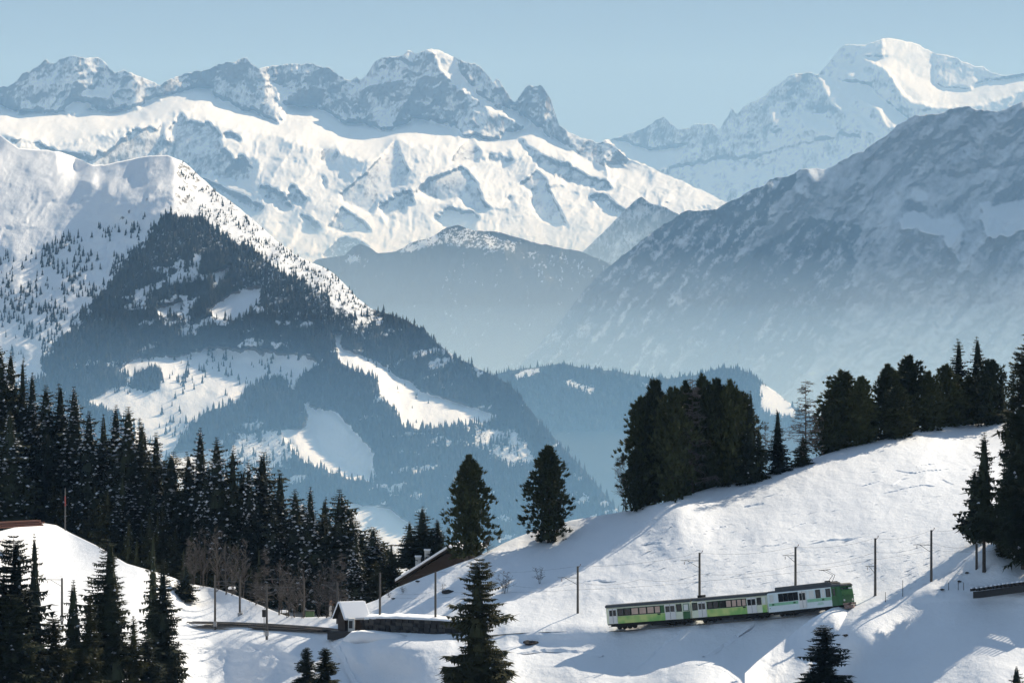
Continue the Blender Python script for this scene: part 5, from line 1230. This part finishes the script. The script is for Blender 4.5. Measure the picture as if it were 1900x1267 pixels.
# motor coach
mo = empty('motor_coach', (0, 0, 0)); h = BL / 2 + .2; TOPM, RTM = 2.95, 3.35
prof = rounded(WD, FL - .1, TOPM + .1, .25)
loft([(-h, scaleprof(prof, .92)), (-h + .3, prof), (h - 1.6, prof)], M_PALE, 'body', mo)
loft([(h - 1.598, prof), (h - .7, scaleprof(prof, .985)), (h - .2, scaleprof(prof, .9)), (h, scaleprof(rounded(WD, FL - .1, 1.8, .2), .86))], M_GREEN, 'cab', mo)
loft([(-h - .05, rounded(WD * .95, TOPM + .02, RTM - .1, .5)), (h - .3, rounded(WD, TOPM + .02, RTM - .05, .5)), (h - .05, rounded(WD * .9, TOPM + .02, RTM - .2, .4))], M_ROOF, 'roof', mo)
loft([(-h + 1.3, rounded(1.9, RTM - .12, RTM + .28, .2)), (h - 2.4, rounded(1.9, RTM - .12, RTM + .28, .2)), (h - 1.8, rounded(1.7, RTM - .12, RTM + .1, .2))], M_ROOF, 'resistor_housing', mo)
for sy in (-1, 1):
    side_panel('mint_band', -h + .3, -1.0, 1.42, 1.74, M_MINT, mo, sy, .02, .002); side_panel('mint_band', .6, h - 1.65, 1.42, 1.78, M_MINT, mo, sy, .02, .002)
    WS_, TP_ = 1.82, 2.82
    def mwin(x0, x1, pane=M_GLASS, fr=M_UNDER):
        global WS, TOP
        window(x0, x1, WS_, TP_, mo, sy, pane, fr)
    mwin(-5.9, -5.1, M_BRIGHT, M_PALE)
    for k in range(4): mwin(-4.3 + k * .86, -3.5 + k * .86)
    TOPb = TOP; TOP = 2.9; door(-.75, .45, mo, sy, M_DOORP); TOP = TOPb
    mwin(.9, 1.9, M_BRIGHT, M_PALE); mwin(2.1, 2.9); mwin(3.1, 3.75, M_BRIGHT, M_PALE); mwin(3.85, 4.6)
    for x in (-5.3, -1.6, 3.3):
        m = MB(); m.box((x, sy * (WD / 2 + .03), 1.58), (.38, .03, .2)); m.build('vent', M_GREEN, mo)
    m = MB(); m.tube((-h + .5, sy * (WD / 2 + .05), 1.15), (-h + .5, sy * (WD / 2 + .1), 1.15), .05, .05, 8); m.build('marker', M_IRON, mo)
    window(h - 1.4, h - .85, 1.85, 2.8, mo, sy, M_GLASS, M_GREEN)
    for k in range(4): side_panel('crest_line', 2.2 + .06 * k, 3.4 - .06 * k, 1.0 + .08 * k, 1.03 + .08 * k, M_MINT, mo, sy, .01, .004)
for y0_, y1_, mt in ((-.98, -.36, M_GLASS), (-.3, .3, M_GLASS), (.36, .98, M_BRIGHT)):  # last pane is pale: the bright reflection is put into its colour
    m = MB(); m.box((h - .16, (y0_ + y1_) / 2, 2.25), (.08, y1_ - y0_, 1.0), Matrix.Translation((0, 0, 0))); m.build('windscreen', mt, mo, bevel=.02)
m = MB(); m.box((h + .0, 0, 1.85), (.5, 2.0, .06)); m.build('sill', M_GREEN, mo)
for y in (-.75, .75): m = MB(); m.tube((h - .02, y, 1.25), (h + .06, y, 1.25), .14, .13, 14); m.build('headlight', M_BRIGHT, mo)
m = MB(); m.tube((h - .2, 0, 3.05), (h - .05, 0, 3.05), .12, .12, 12); m.build('headlight', M_BRIGHT, mo)
m = MB(); m.box((h + .12, 0, .8), (.25, 2.1, .22)); m.box((h + .4, 0, .8), (.5, .3, .25)); m.build('buffer_beam', plain('pinkish_buffer_beam', (.28, .20, .17), .7), mo)
m = MB(); m.add([(h + .2, -1.1, .2), (h + .2, 1.1, .2), (h + .2, 1.1, .65), (h + .2, -1.1, .65), (h + .75, 0, .2), (h + .75, 0, .6)], [(0, 4, 5, 3), (4, 1, 2, 5), (0, 3, 2, 1), (3, 5, 2), (0, 1, 4)]); m.build('snow_plough', plain('dusty_pink_plough', (.24, .17, .15), .7), mo)
m = MB(); m.box((0, 0, .52), (BL - 1.0, 2.05, .42)); m.build('underframe', M_UNDER, mo)
for x in (-3.9, 3.9): bogie(x, mo)
# pantograph
pg = MB(); z0_ = RTM + .25; X = 3.6
pg.box((X, 0, z0_), (1.4, 1.2, .08)); pg.tube((X, -.4, z0_), (X + .75, -.2, z0_ + .75), .035, .03, 6); pg.tube((X, .4, z0_), (X + .75, .2, z0_ + .75), .035, .03, 6)
pg.tube((X + .75, -.2, z0_ + .75), (X - .7, -.3, z0_ + 1.45), .025, .025, 6); pg.tube((X + .75, .2, z0_ + .75), (X - .7, .3, z0_ + 1.45), .025, .025, 6)
pgo = pg.build('pantograph', M_STEEL, mo)
m = MB(); m.tube((X - .85, -.85, z0_ + 1.5), (X - .85, .85, z0_ + 1.5), .04, .04, 6); m.tube((X - .5, -.85, z0_ + 1.5), (X - .5, .85, z0_ + 1.5), .04, .04, 6); m.box((X - .68, 0, z0_ + 1.47), (.5, 1.0, .05)); m.build('contact_bow', M_STEEL, pgo)
m = MB(); m.box((h - 3.2, 0, RTM + .3), (.5, .5, .25)); m.build('horn_box', M_UNDER, mo)
tag(mo, 'pale mint motor coach with a deep green cab and raised pantograph at train front', 'motor coach', 'vehicles of the green rack railway train')
# set them on the rails, ends meeting
def on_rail(e, ua, ub, ua2=None):
    a, b_ = at(*ua), at(*ub); d = (b_ - a); mid_ = (a + b_) / 2; L_ = d.length
    e.location = mid_ + Vector((0, 0, .02)); e.rotation_euler = (0, -math.asin(d.z / L_), math.atan2(d.y, d.x)); return L_
def bot(u):
    return (float(np.interp(u, [1135, 1215, 1295, 1365, 1440, 1500, 1583], [1168.5, 1163, 1157, 1151.5, 1145.5, 1139.5, 1131])))
def dd(u): return float(np.interp(u, [1135, 1295, 1440, 1583], [491, 482.5, 474.5, 465.5]))
LL = []
for e, a, b_ in ((tail, 1136, 1294), (mid, 1297, 1437), (mo, 1441, 1574)):
    L_ = on_rail(e, (a, bot(a), dd(a)), (b_, bot(b_), dd(b_))); LL.append(L_)
    k = L_ / BL; e.scale = (k, 1, 1)
